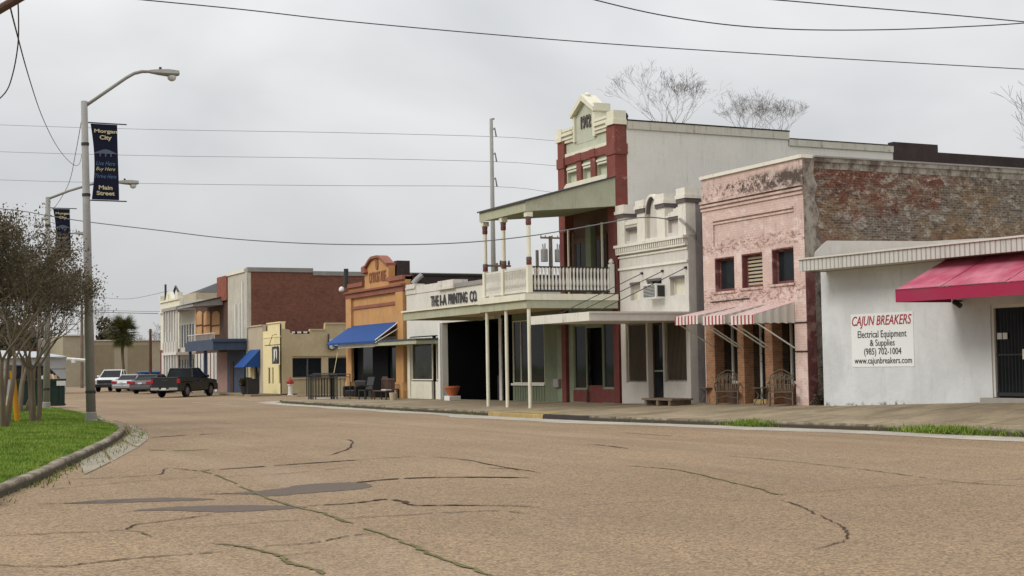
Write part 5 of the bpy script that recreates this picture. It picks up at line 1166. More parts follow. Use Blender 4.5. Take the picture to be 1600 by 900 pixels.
# dumpster
yD = 70.6; dx = lambda px: YP(px, 610, yD)[0]; dz = lambda px, py: YP(px, py, yD)[1]
Dm = tag(empty('dumpster', ((dx(25)+dx(103))/2, yD+.9, 0)), 'dark green open dumpster heaped with rubbish behind the second lamp', 'dumpster')
xl, xr_, zt = dx(20), dx(103), dz(90,592)
mb = MB().box(xl+.1,xr_-.05,yD,yD+.05,.12,zt).box(xl+.1,xr_-.05,yD+1.7,yD+1.75,.12,zt+.0).box(xl+.1,xl+.15,yD+.05,yD+1.7,.12,zt).box(xr_-.1,xr_-.05,yD+.05,yD+1.7,.12,zt).box(xl+.15,xr_-.1,yD+.05,yD+1.7,.12,.2)
mb.box(xl,xr_,yD-.06,yD-.003,zt-.12,zt+.0).box(xl,xr_,yD-.04,yD-.003,.15,.22)
for k in range(5): x_ = xl+.25+(xr_-xl-.5)*k/4; mb.box(x_-.05,x_+.05,yD-.05,yD-.003,.22,zt-.12)
mb.build('body', M['dgreen'], Dm)
MB().py([(xl+.0,zt),(xl,dz(30,571)),(dx(82),dz(82,571)),(xr_-.02,zt+.02)], yD+1.76, yD+1.82).py([(xl+.0,zt+.01),(xl,dz(30,571)-.02),(xl+.06,dz(30,571)-.02),(xl+.06,zt)], yD, yD+1.75).build('raised_lid', M['black'], Dm)
MB().tube([(xl,yD+1.75,dz(30,571)),(dx(82),yD+1.75,dz(82,571))], .05, 6).build('lid_rim', M['bluegrey'], Dm)
Bx(dx(88),dx(102),yD-.075,yD-.065,dz(95,602.5),dz(95,595)).build('warning_label', M['paper'], Dm)
for k, (px, py) in enumerate(((76,589),(81,590),(70,592),(66,592),(86,591))):
    x_, z_ = YP(px,py,yD+.6); s_ = .25 if k < 1 else .16
    MB().add([(x_-s_,yD+.4,z_-.3),(x_+s_,yD+.4,z_-.3),(x_+s_,yD+.8,z_-.3),(x_-s_,yD+.8,z_-.3),(x_-s_*.6,yD+.5,z_+.12),(x_+s_*.3,yD+.5,z_+.18),(x_+s_*.8,yD+.75,z_+.02),(x_-s_*.8,yD+.75,z_+.1)], [(0,1,2,3),(4,5,6,7),(0,1,5,4),(1,2,6,5),(2,3,7,6),(3,0,4,7)]).build('rubbish', M['tanboard'] if k%2 == 0 else M['paper'], Dm)

# ---------------------------------------------------------------- vehicles
def wheel(root, x, y, r=.37, w=.24):
    s = 1 if y > 0 else -1
    a = MB(); pr = [(r*.55,0),(r*.93,0),(r,.05),(r,w-.05),(r*.93,w),(r*.55,w)]
    def lat(prof, n=18):
        m_ = MB()
        for rr_, t in prof:
            for k in range(n): q = 2*math.pi*k/n; m_.v.append((x+rr_*math.cos(q), y-s*t, r+rr_*math.sin(q)))
        for i in range(len(prof)-1):
            for k in range(n): A0 = i*n+k; B0 = i*n+(k+1)%n; m_.f.append((A0,B0,B0+n,A0+n))
        m_.f.append(tuple(range(n))); m_.f.append(tuple((len(prof)-1)*n+k for k in range(n))); return m_
    wl_ = lat(pr).build('wheel', M['tyre'], root)
    lat([(.05,-.012),(r*.2,-.02),(r*.56,-.006),(r*.62,.0),(r*.62,.02)]).build('rim', M['trimgrey'], wl_)
def arcp(cx, r, z0, n=8): return [(cx-r*math.cos(math.pi*k/n), z0+r*math.sin(math.pi*k/n)) for k in range(n+1)]
def body_side(L_, zb, wheels, r, upper):
    pts = [(0,zb)]
    for cx in wheels: pts += [(cx-r-.01,zb)]+arcp(cx, r, zb+.0)+[(cx+r+.01,zb)] if 0 else arcp(cx, r, zb)
    pts += [(L_,zb)]+upper
    return pts
def car(kind, x, y, rz, mat, label, z=0):
    P = kind == 'pickup'
    root = tag(empty('pickup_truck' if P else 'parked_car', (0,0,0)), label, 'pickup truck' if P else 'car', 'vehicles parked along the far kerb')
    OFF[root] = Vector((0,0,0))
    if P:
        L_, W_, r = 5.7, 1.96, .40; wx = (1.2, 4.65); zb = .42
        up = [(L_,.85),(L_-.08,1.08),(4.15,1.22),(2.05,1.24),(2.0,1.02),(.06,1.02),(0,.9)]
        gh = [(2.02,1.2),(2.2,1.80),(2.6,1.86),(3.25,1.84),(4.15,1.22)]
    else:
        L_, W_, r = 4.75, 1.80, .33; wx = (.95, 3.8); zb = .30
        up = [(L_,.55),(L_-.1,.74),(L_-.5,.84),(3.45,.98),(1.1,1.02),(.15,1.0),(0,.75)]
        gh = [(.75,.98),(1.35,1.36),(1.9,1.44),(2.6,1.42),(3.45,.98)]
    hw = W_/2
    pts = body_side(L_, zb, wx, r+.07, up)
    b_ = MB(); n_ = len(pts)
    ys = [(-hw,0), (-hw+.0,0)]
    b_.loft([(px_, -hw+(0 if pz_ < .9 else .05), pz_) for px_, pz_ in pts], [(px_, hw-(0 if pz_ < .9 else .05), pz_) for px_, pz_ in pts])
    bo = b_.build('body', mat, root, bevel=.04)
    Bx(.2,L_-.2,-hw+.3,hw-.3,zb-.05,zb+.35).build('underbody', M['tyre'], root)
    g = MB(); tw = .13
    g.loft([(px_, -hw+.07+(pz_-gh[0][1])*tw*1.8, pz_) for px_, pz_ in gh], [(px_, hw-.07-(pz_-gh[0][1])*tw*1.8, pz_) for px_, pz_ in gh]); g.build('glazing', M['carglass'], root)
    ins = lambda z_: hw-.07-(z_-gh[0][1])*tw*1.8
    zt_ = gh[2][1]
    MB().box(gh[1][0]-.02, gh[3][0]+.05, -ins(zt_)-.02, ins(zt_)+.02, gh[1][1]-.02, zt_+.03).build('roof', mat, root, bevel=.03)
    for s in (-1, 1):
        for (a, c_) in ((gh[0], gh[1]), (gh[4], gh[3]), ((gh[0][0]+(gh[4][0]-gh[0][0])*.48, gh[0][1]), ((gh[1][0]+gh[3][0])/2+.05, gh[1][1])), ):
            MB().tube([(a[0], s*(ins(a[1])+.005), a[1]-.02), (c_[0], s*(ins(c_[1])+.005), c_[1])], .045, 6).build('pillar', mat, root)
    if P:
        MB().box(0,2.0,-hw+.0,-hw+.1,1.0,1.30).box(0,2.0,hw-.1,hw,1.0,1.30).build('bed_side', mat, root); tg = Bx(-.02,.06,-hw+.05,hw-.05,.62,1.30).build('tailgate', mat, root, bevel=.015); Bx(-.035,-.021,-.2,.2,1.05,1.15).build('handle', M['iron'], tg)
        MB().box(-.18,.0,-hw+.06,-.35,.48,.64).box(-.18,.0,.35,hw-.06,.48,.64).box(-.14,.0,-.35,.35,.46,.56).build('rear_bumper', M['chrome'], root)
        MB().box(L_-.05,L_+.12,-hw+.08,hw-.08,.42,.66).build('front_bumper', M['iron'], root)
        Bx(L_-.02,L_+.03,-.62,.62,.70,1.02).build('grille', M['iron'], root)
        tl = (.92,1.20)
    else:
        MB().box(-.08,.06,-hw+.05,hw-.05,.34,.62).build('rear_bumper', mat, root, bevel=.04); MB().box(L_-.05,L_+.06,-hw+.05,hw-.05,.3,.55).build('front_bumper', mat, root, bevel=.04)
        tl = (.72,.92); Bx(L_-.04,L_+.01,-.4,.4,.56,.7).build('grille', M['iron'], root)
    for s in (-1, 1):
        Bx(-.03,.12,s*(hw-.15 if P else hw-.42),s*(hw+.006),tl[0],tl[1]).build('tail_light', M['redlens'], root)
        Bx(L_-.12,L_+.015,s*(hw-.36),s*(hw-.02),(.82 if P else .60),(1.0 if P else .76)).build('headlight', M['clearlens'], root)
        mi = MB().box(gh[4][0]-.35,gh[4][0]-.2,s*(hw+.02),s*(hw+.2),gh[4][1]+.02,gh[4][1]+.2).build('wing_mirror', mat, root, bevel=.03)
        for x_ in (gh[0][0]+.75, gh[0][0]+1.75): Bx(x_,x_+.16,s*(hw-.035),s*(hw+.015),gh[0][1]-.16,gh[0][1]-.12).build('door_handle', mat if P else M['chrome'], root)
        for x_ in wx: wheel(root, x_, s*hw*.985, r)
    Bx(-.20 if P else -.095,-.185 if P else -.085,-.16,.16,(.5 if P else .74),(.62 if P else .86)).build('license_plate', M['paper'], root)
    root.location = (x, y, z); root.rotation_euler.z = rz; OFF[root] = Vector((0,0,0)); return root
def place_rear(kind, px, py, hdg, mat, label):
    x, y = GP(px, py); return car(kind, x, y, hdg, mat, label)
place_rear('pickup', 258, 621.5, R_(51), M['cpblack'], 'large charcoal crew cab pickup truck, nearest of the parked vehicles')
place_rear('sedan', 219, 615.5, R_(54), M['cpgrey'], 'dark grey sedan parked between the charcoal pickup and the silver sedan')
place_rear('sedan', 190, 613.0, R_(52), M['cpsilver'], 'silver sedan with wide red tail lights beside the white pickup')
hx, hy = GP(163,612.5); hd_ = Vector((-.45,-.893,0)).normalized(); car('pickup', hx-hd_.x*5.7, hy-hd_.y*5.7, math.atan2(hd_.y,hd_.x), M['cpwhite'], 'white pickup truck facing the camera, leftmost of the vehicles')
x_, y_ = GP(238,604.5); bb = tag(MB().box(x_-1.2,x_+1.5,y_,y_+1.8,.15,1.5).add([(x_-1.3,y_-.1,1.5),(x_+1.6,y_-.1,1.5),(x_+1.6,y_+1.9,1.75),(x_-1.3,y_+1.9,1.75)],[(0,1,2,3)]).build('blue_dumpster', M['bluegrey'], None, origin=(x_,y_,0)), 'blue covered dumpster standing beyond the parked pickup', 'dumpster')
MB().box(x_-1.3,x_+1.6,y_-.12,y_+1.9,1.50,1.62).build('lid', M['blue'], bb)
x_, y_ = GP(127,602,0); bn_ = tag(MB().add([(x_-.75,y_,.1),(x_+.75,y_,.1),(x_+.75,y_+.9,.1),(x_-.75,y_+.9,.1),(x_-.95,y_-.1,1.25),(x_+.95,y_-.1,1.25),(x_+.95,y_+1,1.25),(x_-.95,y_+1,1.25)], [(0,1,2,3),(4,5,6,7),(0,1,5,4),(1,2,6,5),(2,3,7,6),(3,0,4,7)]).build('waste_skip', M['dgreen'], None, origin=(x_,y_,0)), 'small green waste skip against the far warehouse wall', 'skip')

# ---------------------------------------------------------------- trees
PRUNE = [None]
def grow(mb, p, d, L_, r, depth, tips, rnd, spread=.45, up=.12, kids=(2,3), nseg=3, ratio=.72, wob=.12, minr=.006, sides=None):
    pts = [p.copy()]; rs = [r]; q = p.copy(); dd = d.copy()
    for k in range(nseg):
        dd = (dd+Vector((rnd.gauss(0,wob),rnd.gauss(0,wob),rnd.gauss(0,wob)*.6+up*.4))).normalized(); q = q+dd*L_/nseg; pts.append(q.copy()); rs.append(max(minr, r*(1-.35*(k+1)/nseg)))
    mb.tube(pts, rs, sides or (7 if r > .05 else 4 if r > .02 else 3), cap=False)
    if depth == 0: tips.append((q, dd)); return
    if PRUNE[0] and math.hypot(q.x-PRUNE[0][0], q.y-PRUNE[0][1]) > PRUNE[0][2]: tips.append((q, dd)); return
    if depth <= 3: tips.append((q, dd))
    for _ in range(rnd.choice(kids)):
        a = Vector((rnd.gauss(0,1),rnd.gauss(0,1),rnd.gauss(0,.7))); a = (a-dd*a.dot(dd)).normalized()
        nd = (dd+a*spread*rnd.uniform(.6,1.3)+Vector((0,0,up))).normalized()
        grow(mb, q, nd, L_*ratio*rnd.uniform(.8,1.2), rs[-1]*.72, depth-1, tips, rnd, spread, up, kids, nseg, ratio, wob, minr, sides)
def crape(name, x, y, z, H, seed, label, nst=5, dens=7, spread=.42, rmax=2.3):
    PRUNE[0] = (x, y, rmax*.82)
    rnd = random.Random(seed); root = tag(empty(name, (x,y,z)), label, 'tree', 'crape myrtles on the median')
    tips = []; st = MB(); tw = MB()
    for k in range(nst):
        a = 6.28*k/nst+rnd.uniform(-.4,.4); d = Vector((math.cos(a)*rnd.uniform(.10,.26), math.sin(a)*rnd.uniform(.10,.26), 1)).normalized()
        p0 = Vector((x+math.cos(a)*.12, y+math.sin(a)*.12, z-.05)); pts = [p0]; rs = [.085]; q = p0.copy(); Ls = H*.30
        for s in range(5):
            d = (d+Vector((rnd.gauss(0,.07),rnd.gauss(0,.07),.03))).normalized(); q = q+d*Ls/5; pts.append(q.copy()); rs.append(.085-.007*(s+1))
        st.tube(pts, rs, 8, cap=False)
        for _ in range(3):
            b = Vector((rnd.gauss(0,1),rnd.gauss(0,1),0)).normalized(); grow(tw, q, (d+b*.42+Vector((math.cos(a),math.sin(a),0))*.16).normalized(), H*.17, .042, 5, tips, rnd, spread, .05, (2,3), 3, .76, .10, .007)
    st.lathe((x,y,z-.08), [(.19,0),(.14,.12),(.09,.22)], 9); st.build('trunk', M['bark'], root, smooth=True); tw.build('branches', M['bark'], root)
    lf = [MB(), MB()]
    for (q, d) in tips:
        for _ in range(dens+4):
            o = Vector((rnd.gauss(0,.17),rnd.gauss(0,.17),rnd.gauss(0,.15))); c = q+o; s = rnd.uniform(.020,.044)
            u = Vector((rnd.gauss(0,1),rnd.gauss(0,1),rnd.gauss(0,1))).normalized(); v = u.orthogonal().normalized()
            lf[0 if rnd.random() < .62 else 1].add([c-u*s-v*s*.5, c+u*s-v*s*.5, c+u*s*.6+v*s*.6, c-u*s*.6+v*s*.6], [(0,1,2,3)])
    lf[0].build('crown', M['mleaf'], root); lf[1].build('crown', M['mgreen'], root); return root, len(tips)
for nm, px, py, H, sd, lb, ns, de in (('a', 3, 668, 6.5, 3, 'crape myrtle at the left picture edge, in front of the yellow bollard', 4, 8), ('b', 53, 659, 5.7, 11, 'crape myrtle with several pale stems directly left of the second lamp pole', 3, 9),
                              ('c', 34, 644, 6.3, 5, 'crape myrtle behind the yellow bollard, farther back than its neighbours', 3, 9), ('d', -75, 662, 6.0, 8, 'crape myrtle beyond the left picture edge with only its crown showing', 5, 5)):
    gx, gy = GP(px, py, .22); r_ = crape('crape_myrtle', gx, gy, .2, H, sd, lb, ns, de, spread=(.38 if nm == 'b' else .42), rmax=(2.15 if nm == 'b' else 2.4)); print('tips', r_[1])
def bare(name, x, y, z, H, seed, label, spread=.5, depth=6, group=None, trunk=.3, r0=.16, mat='twig', up=.14, ratio=.74, rm=None, ztop=None):
    rnd = random.Random(seed); root = tag(empty(name, (x,y,z)), label, 'tree', group); tips = []; t = MB(); tw = MB(); PRUNE[0] = None
    t.tube([(x,y,z),(x+.1,y,z+H*trunk*.5),(x,y,z+H*trunk)], [r0*1.4,r0*1.1,r0], 9, cap=False); t.build('trunk', M['bark'], root, smooth=True)
    ns_ = 6 if ztop else 4
    for k in range(ns_):
        a = 6.28*k/ns_+rnd.uniform(-.5,.5); grow(tw, Vector((x,y,z+H*trunk)), Vector((math.cos(a)*.65,math.sin(a)*.5,1)).normalized(), H*.22, r0*.6, depth, tips, rnd, spread, up, (2,3) if ztop else (2,2,3), 3, ratio, .13, .011 if ztop else .008)
    if ztop:
        zb_ = z+H*trunk; zm = max(v[2] for v in tw.v); fz = (ztop-zb_)/(zm-zb_); rad = sorted(abs(v[0]-x) for v in tw.v)[int(len(tw.v)*.985)]; fr = rm/rad
        tw.v = [(x+(v[0]-x)*fr, y+(v[1]-y)*fr, zb_+(v[2]-zb_)*fz) for v in tw.v]
    tw.build('branches', M[mat], root); return root
yT = 70.0
for px, top, sd, lb, R0, frk in ((1030,100,21,'tallest bare winter tree behind the 1912 building, widest of the three',3.2,228),(1146,138,22,'slim bare tree in the middle above the whitewashed flank wall',2.0,226),(1202,150,27,'smallest bare tree, rightmost of those above the flank wall',1.9,228)):
    x_, z_ = YP(px, top, yT); zf_ = YP(px, frk, yT)[1]; bare('bare_tree', x_, yT+random.uniform(-1,1), 0, z_, sd, lb, group='bare trees behind the tall building', depth=6, r0=.15, trunk=zf_/z_, spread=.50, up=.12, rm=R0, ztop=z_)
x_, z_ = YP(1662, 90, 58); bare('bare_tree', x_+.3, 58, 0, z_*.74, 33, 'bare tree reaching in from beyond the right picture edge', depth=5, r0=.2, spread=.6, trunk=.55)
for px, top, sd, lb in ((152,462,41,'tall bare tree over the far warehouse roof, left of the palm'),(166,488,42,'low bare tree touching the palm on its left'),(225,505,43,'twiggy bare tree just right of the palm'),(262,490,44,'faint bare tree beside the cream corner building')):
    x_, z_ = YP(px, top, 205); bare('bare_tree', x_, 205, 0, z_*.8, sd, lb, group='bare trees beyond the warehouse', depth=6, r0=.2, spread=.5, trunk=.25)
def crowntree(name, x, y, H, R0, seed, label, group):
    rnd = random.Random(seed); root = tag(empty(name, (x,y,0)), label, 'tree', group); MB().tube([(x,y,0),(x,y,H*.5)], [.3,.18], 7).build('trunk', M['bark'], root); mb = MB()
    cl_ = [(Vector((x+rnd.gauss(0,R0*.45),y+rnd.gauss(0,R0*.45),H*.62+rnd.gauss(0,H*.17))), rnd.uniform(.25,.5)*R0) for _ in range(16)]
    for c, rr_ in cl_:
        for _ in range(170):
            v = Vector((rnd.gauss(0,1),rnd.gauss(0,1),rnd.gauss(0,1))).normalized()*rr_*rnd.uniform(.6,1.05); p = c+v; s = rnd.uniform(.12,.3); u = Vector((rnd.gauss(0,1),rnd.gauss(0,1),rnd.gauss(0,1))).normalized(); w = u.orthogonal().normalized()
            mb.add([p-u*s,p+w*s,p+u*s,p-w*s], [(0,1,2,3)])
    mb.build('crown', M['mgreen'], root)
for k, (px, yy, H) in enumerate(((-20,190,8),(25,200,9),(60,215,7.5))):
    crowntree('evergreen_tree', YP(px,580,yy)[0], yy, H, 5, 60+k, ['olive green tree at the far left edge beyond the shed','olive green tree behind the dark warehouse, middle one','olive green tree nearest the far warehouse tower'][k], 'evergreens far beyond the shed')
crowntree('evergreen_tree', YP(173,530,200)[0], 200, 7.4, 2.4, 71, 'dark green bush peeping over the warehouse roof below the bare trees', None)
# palm
yp = 150.0; xp_, _ = YP(192.5,590,yp); zt_ = YP(195,522,yp)[1]; Pm = tag(empty('palm_tree', (xp_,yp,0)), 'shaggy cabbage palm in front of the far warehouse', 'palm tree')
rnd = random.Random(5); rs = []; MB().tube([(xp_+.08*math.sin(k), yp, zt_*k/7) for k in range(8)], [.22,.17,.15,.15,.15,.16,.2,.26], 9).build('trunk', M['palmtrunk'], Pm)
mb = MB()
for k in range(190):
    el = rnd.uniform(-1.15, 1.35); az = rnd.uniform(0,6.28); ln = rnd.uniform(1.3,2.05)*(1 if el > -.3 else .85); d = Vector((math.cos(az)*math.cos(el), math.sin(az)*math.cos(el), math.sin(el))); c = Vector((xp_,yp,zt_+.1)); p = c+d*ln*.62
    side = d.cross(Vector((0,0,1))); side = side.normalized() if side.length > .01 else Vector((1,0,0)); upv = side.cross(d).normalized()
    mb.tube([c, p], [.03,.015], 3, cap=False)
    for j in range(19):
        a = -1.35+2.7*j/18; dd = (d*math.cos(a)+side*math.sin(a)).normalized(); tip = p+dd*ln*.62+Vector((0,0,-.22*rnd.random())); w = upv*.0+side*.05*math.cos(a)+d*.05*math.sin(a); mb.add([p-w,p+w,tip], [(0,1,2)])
mb.build('crown', M['palm'], Pm)

# ---------------------------------------------------------------- poles and wires
def pole3(px, py0, py1, y, r0, r1): x_, z1 = YP(px, py0, y); return x_, z1
x_, z1 = YP(767.5,186,150); T = tag(empty('transmission_pole', (x_,150,0)), 'tall slender grey steel transmission pole behind the balcony', 'utility pole')
MB().tube([(x_,150,0),(x_,150,z1)], [.36,.20], 12).build('pole', M['galv'], T, smooth=True)
tips_ = []
for py in (204,243,282):
    z_ = YP(768,py,150)[1]; MB().tube([(x_,150,z_-.1),(x_+.45,150,z_+.35)], .07, 6).build('bracket', M['galv'], T); MB().tube([(x_+.45,150,z_+.3),(x_+.62,150,z_-.7)], [.07,.1], 8).build('insulator', M['galv'], T); tips_.append((x_+.62,150,z_-.7))
MB().tube([(x_-.05,150,z1),(x_+.4,150,z1+.05)], .1, 6).build('cap', M['galv'], T)
x_, z1 = YP(860,371,100); U_ = tag(empty('utility_pole', (x_,100,0)), 'weathered utility pole with crossarm and two grey transformers seen under the porch', 'utility pole')
MB().tube([(x_,100,0),(x_,100,z1+.1)], [.2,.15], 9).build('pole', M['wood'], U_); 
cr_ = MB().box(x_-.95,x_+1.15,99.85,99.93,z1-.12,z1+.02).build('crossarm', M['wood'], U_)
for t in (-.9,-.5,.1,.6,1.05): MB().lathe((x_+t,99.89,z1+.02), [(.04,0),(.06,.05),(.05,.12),(.02,.14)], 7).build('insulator', M['galv'], cr_)
for s in (-1, 1): MB().lathe((x_+s*.62,99.9,z1-1.95), [(.26,0),(.28,.06),(.28,.95),(.24,1.02),(.08,1.06)], 12).tube([(x_+s*.55,99.9,z1-.9),(x_+s*.55,99.9,z1-.5)], .05, 6).tube([(x_+s*.72,99.9,z1-.9),(x_+s*.75,99.9,z1-.55)], .05, 6).build('transformer', M['galv'], U_)
MB().tube([(x_-1.0,100.4,0),(x_-1.0,100.4,z1-1.0)], .13, 7).build('secondary_pole', M['wood'], U_)
x_, z1 = YP(776,411,85); U2 = tag(MB().tube([(x_,85,0),(x_,85,z1)], .1, 7).box(x_-.9,x_+1.0,84.9,85.1,z1-.25,z1-.12).build('utility_pole', M['wood'], None, origin=(x_,85,0)), 'low utility pole top with crossarm just above the dark roof left of the balcony', 'utility pole')
for s in (-.8, .3, .9): MB().lathe((x_+s,85,z1-.12), [(.05,0),(.09,.1),(.05,.3)], 7).build('insulator', M['iron'], U2)
x_, z1 = YP(235,514,135); tag(MB().tube([(x_,135,0),(x_,135,z1)], [.16,.12], 8).build('utility_pole', M['brown'], None, origin=(x_,135,0)), 'thin dark wooden pole standing behind the parked cars', 'utility pole')
x_, z1 = YP(128,468,160); tag(MB().tube([(x_,160,0),(x_,160,z1)], [.2,.13], 8).box(x_-.9,x_+.9,159.9,160.1,z1-.6,z1-.45).build('utility_pole', M['wood'], None, origin=(x_,160,0)), 'distant utility pole with short crossarm beside the warehouse tower', 'utility pole')
def cable(pts, r, label, mat='wire', sm=5, group='overhead wires'):
    P = smooth_line([Vector(p) for p in pts], sm); o = MB().tube(P, r, 5).build('overhead_wire', M[mat], None, origin=P[0]); return tag(o, label, 'wire', group)
def wpx(pts, d0, d1): n_ = len(pts)-1; return [DP(px, py, d0+(d1-d0)*k/n_) for k, (px, py) in enumerate(pts)]
cable(wpx([(60,-16),(215,-1),(380,15),(540,33),(770,54),(1000,72),(1300,91),(1600,108),(1800,118)], 24, 34), .011, 'long dark wire crossing the whole sky from upper left to right')
cable(wpx([(780,-40),(930,0),(1030,23),(1130,38),(1220,45),(1300,47),(1400,46),(1500,42),(1600,36),(1750,22)], 26, 30), .012, 'sagging wire dipping in the upper right of the sky')
cable(wpx([(1060,-12),(1215,0),(1330,10),(1460,21),(1600,34),(1750,48)], 26, 30), .012, 'topmost wire at the upper right corner')
cable(wpx([(-100,318),(20,328),(75,337),(140,347),(250,360),(350,372),(450,379),(540,382),(650,382),(740,378),(826,369),(900,357),(1000,340)], 62, 47)+[Vector((25.7, yc0+.5, XP(1068,343)[1]))], .02, 'thick service cable running past the porch posts to the white shop', 'wirel')
for k, (a, b_, c_, z_) in enumerate(((195,206,211,0),(237,246,250,1),(281,289,293,2))):
    y0_ = 150; pts = [DP(-200,a-10,190), DP(0,a,178), DP(250,(a+b_)/2+2,170), DP(520,b_+1,160), tips_[k], DP(900,c_+11,150), DP(1150,c_+22,140)]
    cable(pts, .024, ['highest of the three thin transmission wires','middle one of the three thin transmission wires','lowest of the three thin transmission wires'][k], 'wirel', group='transmission wires')
cable(wpx([(120,487),(200,489),(252,490),(330,490)], 175, 150), .035, 'low distant wire running to the cream corner building', 'wire')
cable(wpx([(120,484),(200,486),(252,487),(330,486)], 178, 160), .022, 'faint distant wire just above the low one', 'wire')
cable(wpx([(140,463),(200,467),(262,455)], 150, 135), .02, 'thin drooping wire left of the cream corner building', 'wirel')
# near corner: bracket arm and drooping cables at the upper left
o = tag(MB().tube([DP(-60,47,14), DP(-10,20,14), DP(40,-9,14)], .045, 10).build('bracket_arm', M['brown'], None, origin=DP(0,14,14)), 'dark steel bracket arm cutting across the upper left corner', 'bracket')
cable([DP(28,0,14), DP(29,30,14.2), DP(28,70,14.5), DP(20,115,15), DP(8,145,15.5), DP(-20,170,16)], .007, 'blue grey cable hanging in a loop at the upper left corner', 'wire')
cable([DP(14,0,14), DP(22,35,15), DP(45,120,22), DP(65,180,32), DP(85,222,40), DP(102,246,47), DP(116,258,49), DP(124,256,50), DP(128,240,50.4)], .009, 'twisted dark cable drooping from the corner bracket to the nearest lamp pole', 'wire')
cable([DP(127,190,50), DP(118,240,56), DP(108,285,62), DP(90,318,67), DP(78,330,69)], .013, 'thin cable sloping from the nearest lamp down to the second lamp', 'wirel')

# ---------------------------------------------------------------- pavement furniture
def sw_z(x, y):
    for i in range(len(kerb)-1):
        if kerb[i][1] <= y <= kerb[i+1][1]:
            t = (y-kerb[i][1])/(kerb[i+1][1]-kerb[i][1]); k_ = lerp(kerb[i],kerb[i+1],t); f_ = lerp(foot[i],foot[i+1],t); s = (x-k_[0])/(f_[0]-k_[0]); return k_[2]+(f_[2]-k_[2])*max(0,min(1,s))
    return .15
def on_walk(px, py):
    z = .25
    for _ in range(8): x, y = GP(px, py, z); z = sw_z(x, y)
    return x, y, z
def patio_chair(x, y, z, rz, label):
    r = tag(empty('patio_chair', (0,0,0)), label, 'chair', 'ornate iron patio chairs'); OFF[r] = Vector((0,0,0)); w = .31
    b_ = MB(); ou = [(-w,.42),(-w-.01,.75),(-w+.04,.92),(-.17,1.0),(-.08,1.06),(0,1.08),(.08,1.06),(.17,1.0),(w-.04,.92),(w+.01,.75),(w,.42)]
    lean = lambda zz: -.26-(zz-.42)*.28
    b_.tube([(p, lean(zz), zz) for p, zz in ou], .019, 6)
    for k in range(15):
        p = -w+.04+(2*w-.08)*k/14; zt2 = 1.0-abs(p)*.35; b_.tube([(p,lean(.44),.44),(p+.03*math.sin(k*2),lean(.7),.7),(p,lean(zt2),zt2)], .012, 4)
    for zz in (.62,.80): b_.tube([(-w,lean(zz),zz),(0,lean(zz)-.02,zz+.03),(w,lean(zz),zz)], .014, 4)
    for cx_ in (-.15,.15,0): b_.tube([(cx_+.07*math.cos(t*.785), lean(.85+.07*math.sin(t*.785)), .84+.07*math.sin(t*.785)) for t in range(9)], .012, 4)
    b_.build('backrest', M['rust'], r)
    s_ = MB().box(-w,w,-.27,.27,.405,.43)
    s_.build('seat', M['rust'], r)
    for s in (-1, 1):
        MB().tube([(s*w,lean(.72),.72),(s*(w+.03),-.1,.68),(s*(w+.04),.18,.66),(s*(w+.03),.30,.60),(s*(w+.02),.26,.53),(s*w,.2,.44)], .02, 6).build('armrest', M['rust'], r)
        MB().tube([(s*w,.25,.42),(s*(w-.01),.28,.22),(s*w,.31,.0)], .022, 6).build('leg', M['rust'], r); MB().tube([(s*w,-.25,.42),(s*(w-.01),-.3,.2),(s*w,-.36,.0)], .022, 6).build('leg', M['rust'], r)
    MB().tube([(-w,.28,.2),(0,.24,.28),(w,.28,.2)], .014, 5).tube([(-w,-.3,.2),(0,-.26,.26),(w,-.3,.2)], .014, 5).build('stretcher', M['rust'], r)
    r.scale = (1.12,1.12,1.0); r.location = (x,y,z); r.rotation_euler.z = rz; return r
def iron_table(x, y, z, label):
    r = tag(empty('patio_table', (0,0,0)), label, 'table', 'small iron patio tables'); OFF[r] = Vector((0,0,0))
    MB().lathe((0,0,.5), [(.30,0),(.31,.01),(.31,.025),(.0,.03)], 14).build('tabletop', M['rust'], r)
    for k in range(4): a = .78+k*1.57; MB().tube([(.22*math.cos(a),.22*math.sin(a),.5),(.10*math.cos(a),.10*math.sin(a),.28),(.26*math.cos(a),.26*math.sin(a),0)], .018, 5).build('leg', M['rust'], r)
    r.location = (x,y,z); return r
for (px, py, lb) in ((1137,632,'left ornate iron patio chair, in front of the brick pier'),(1221,634,'right ornate iron patio chair, beside the pink corner column')):
    x, y, z = on_walk(px, py); patio_chair(x, y, z, R_(142), lb)
for (px, py, lb) in ((1107,630.5,'left small iron table, between the alley and the left patio chair'),(1191,632.5,'right small iron table, before the door with the yellow step')):
    x, y, z = on_walk(px, py); iron_table(x, y, z, lb)
# weathered platform / pallet bench
x, y, z = on_walk(1043, 633); r = tag(empty('wooden_platform', (x,y,z)), 'low weathered wooden platform lying before the white shop door', 'pallet')
for k in range(5): Bx(x-.42+.17*k,x-.28+.17*k,y-.95,y+.95,z+.17,z+.23).build('plank', M['wood'], r)
for yy in (-.75,.0,.75): Bx(x-.4,x+.4,y+yy-.07,y+yy+.07,z+.0,z+.168).build('bearer', M['wood'], r)
# flower pot on block
x, y, z = on_walk(707, 626); r = tag(MB().lathe((x,y,z+.22), [(.2,0),(.33,.34),(.35,.34),(.35,.42),(.28,.42),(.05,.36)], 14).build('flower_pot', M['terracotta'], None, origin=(x,y,z+.22)), 'terracotta flower pot standing on a white block by the garage opening', 'pot')
tag(Bx(x-.28,x+.28,y-.3,y+.3,z,z+.215).build('block', M['whiteplastic'], None, origin=(x,y,z), bevel=.02), 'low white block under the terracotta flower pot', 'block')
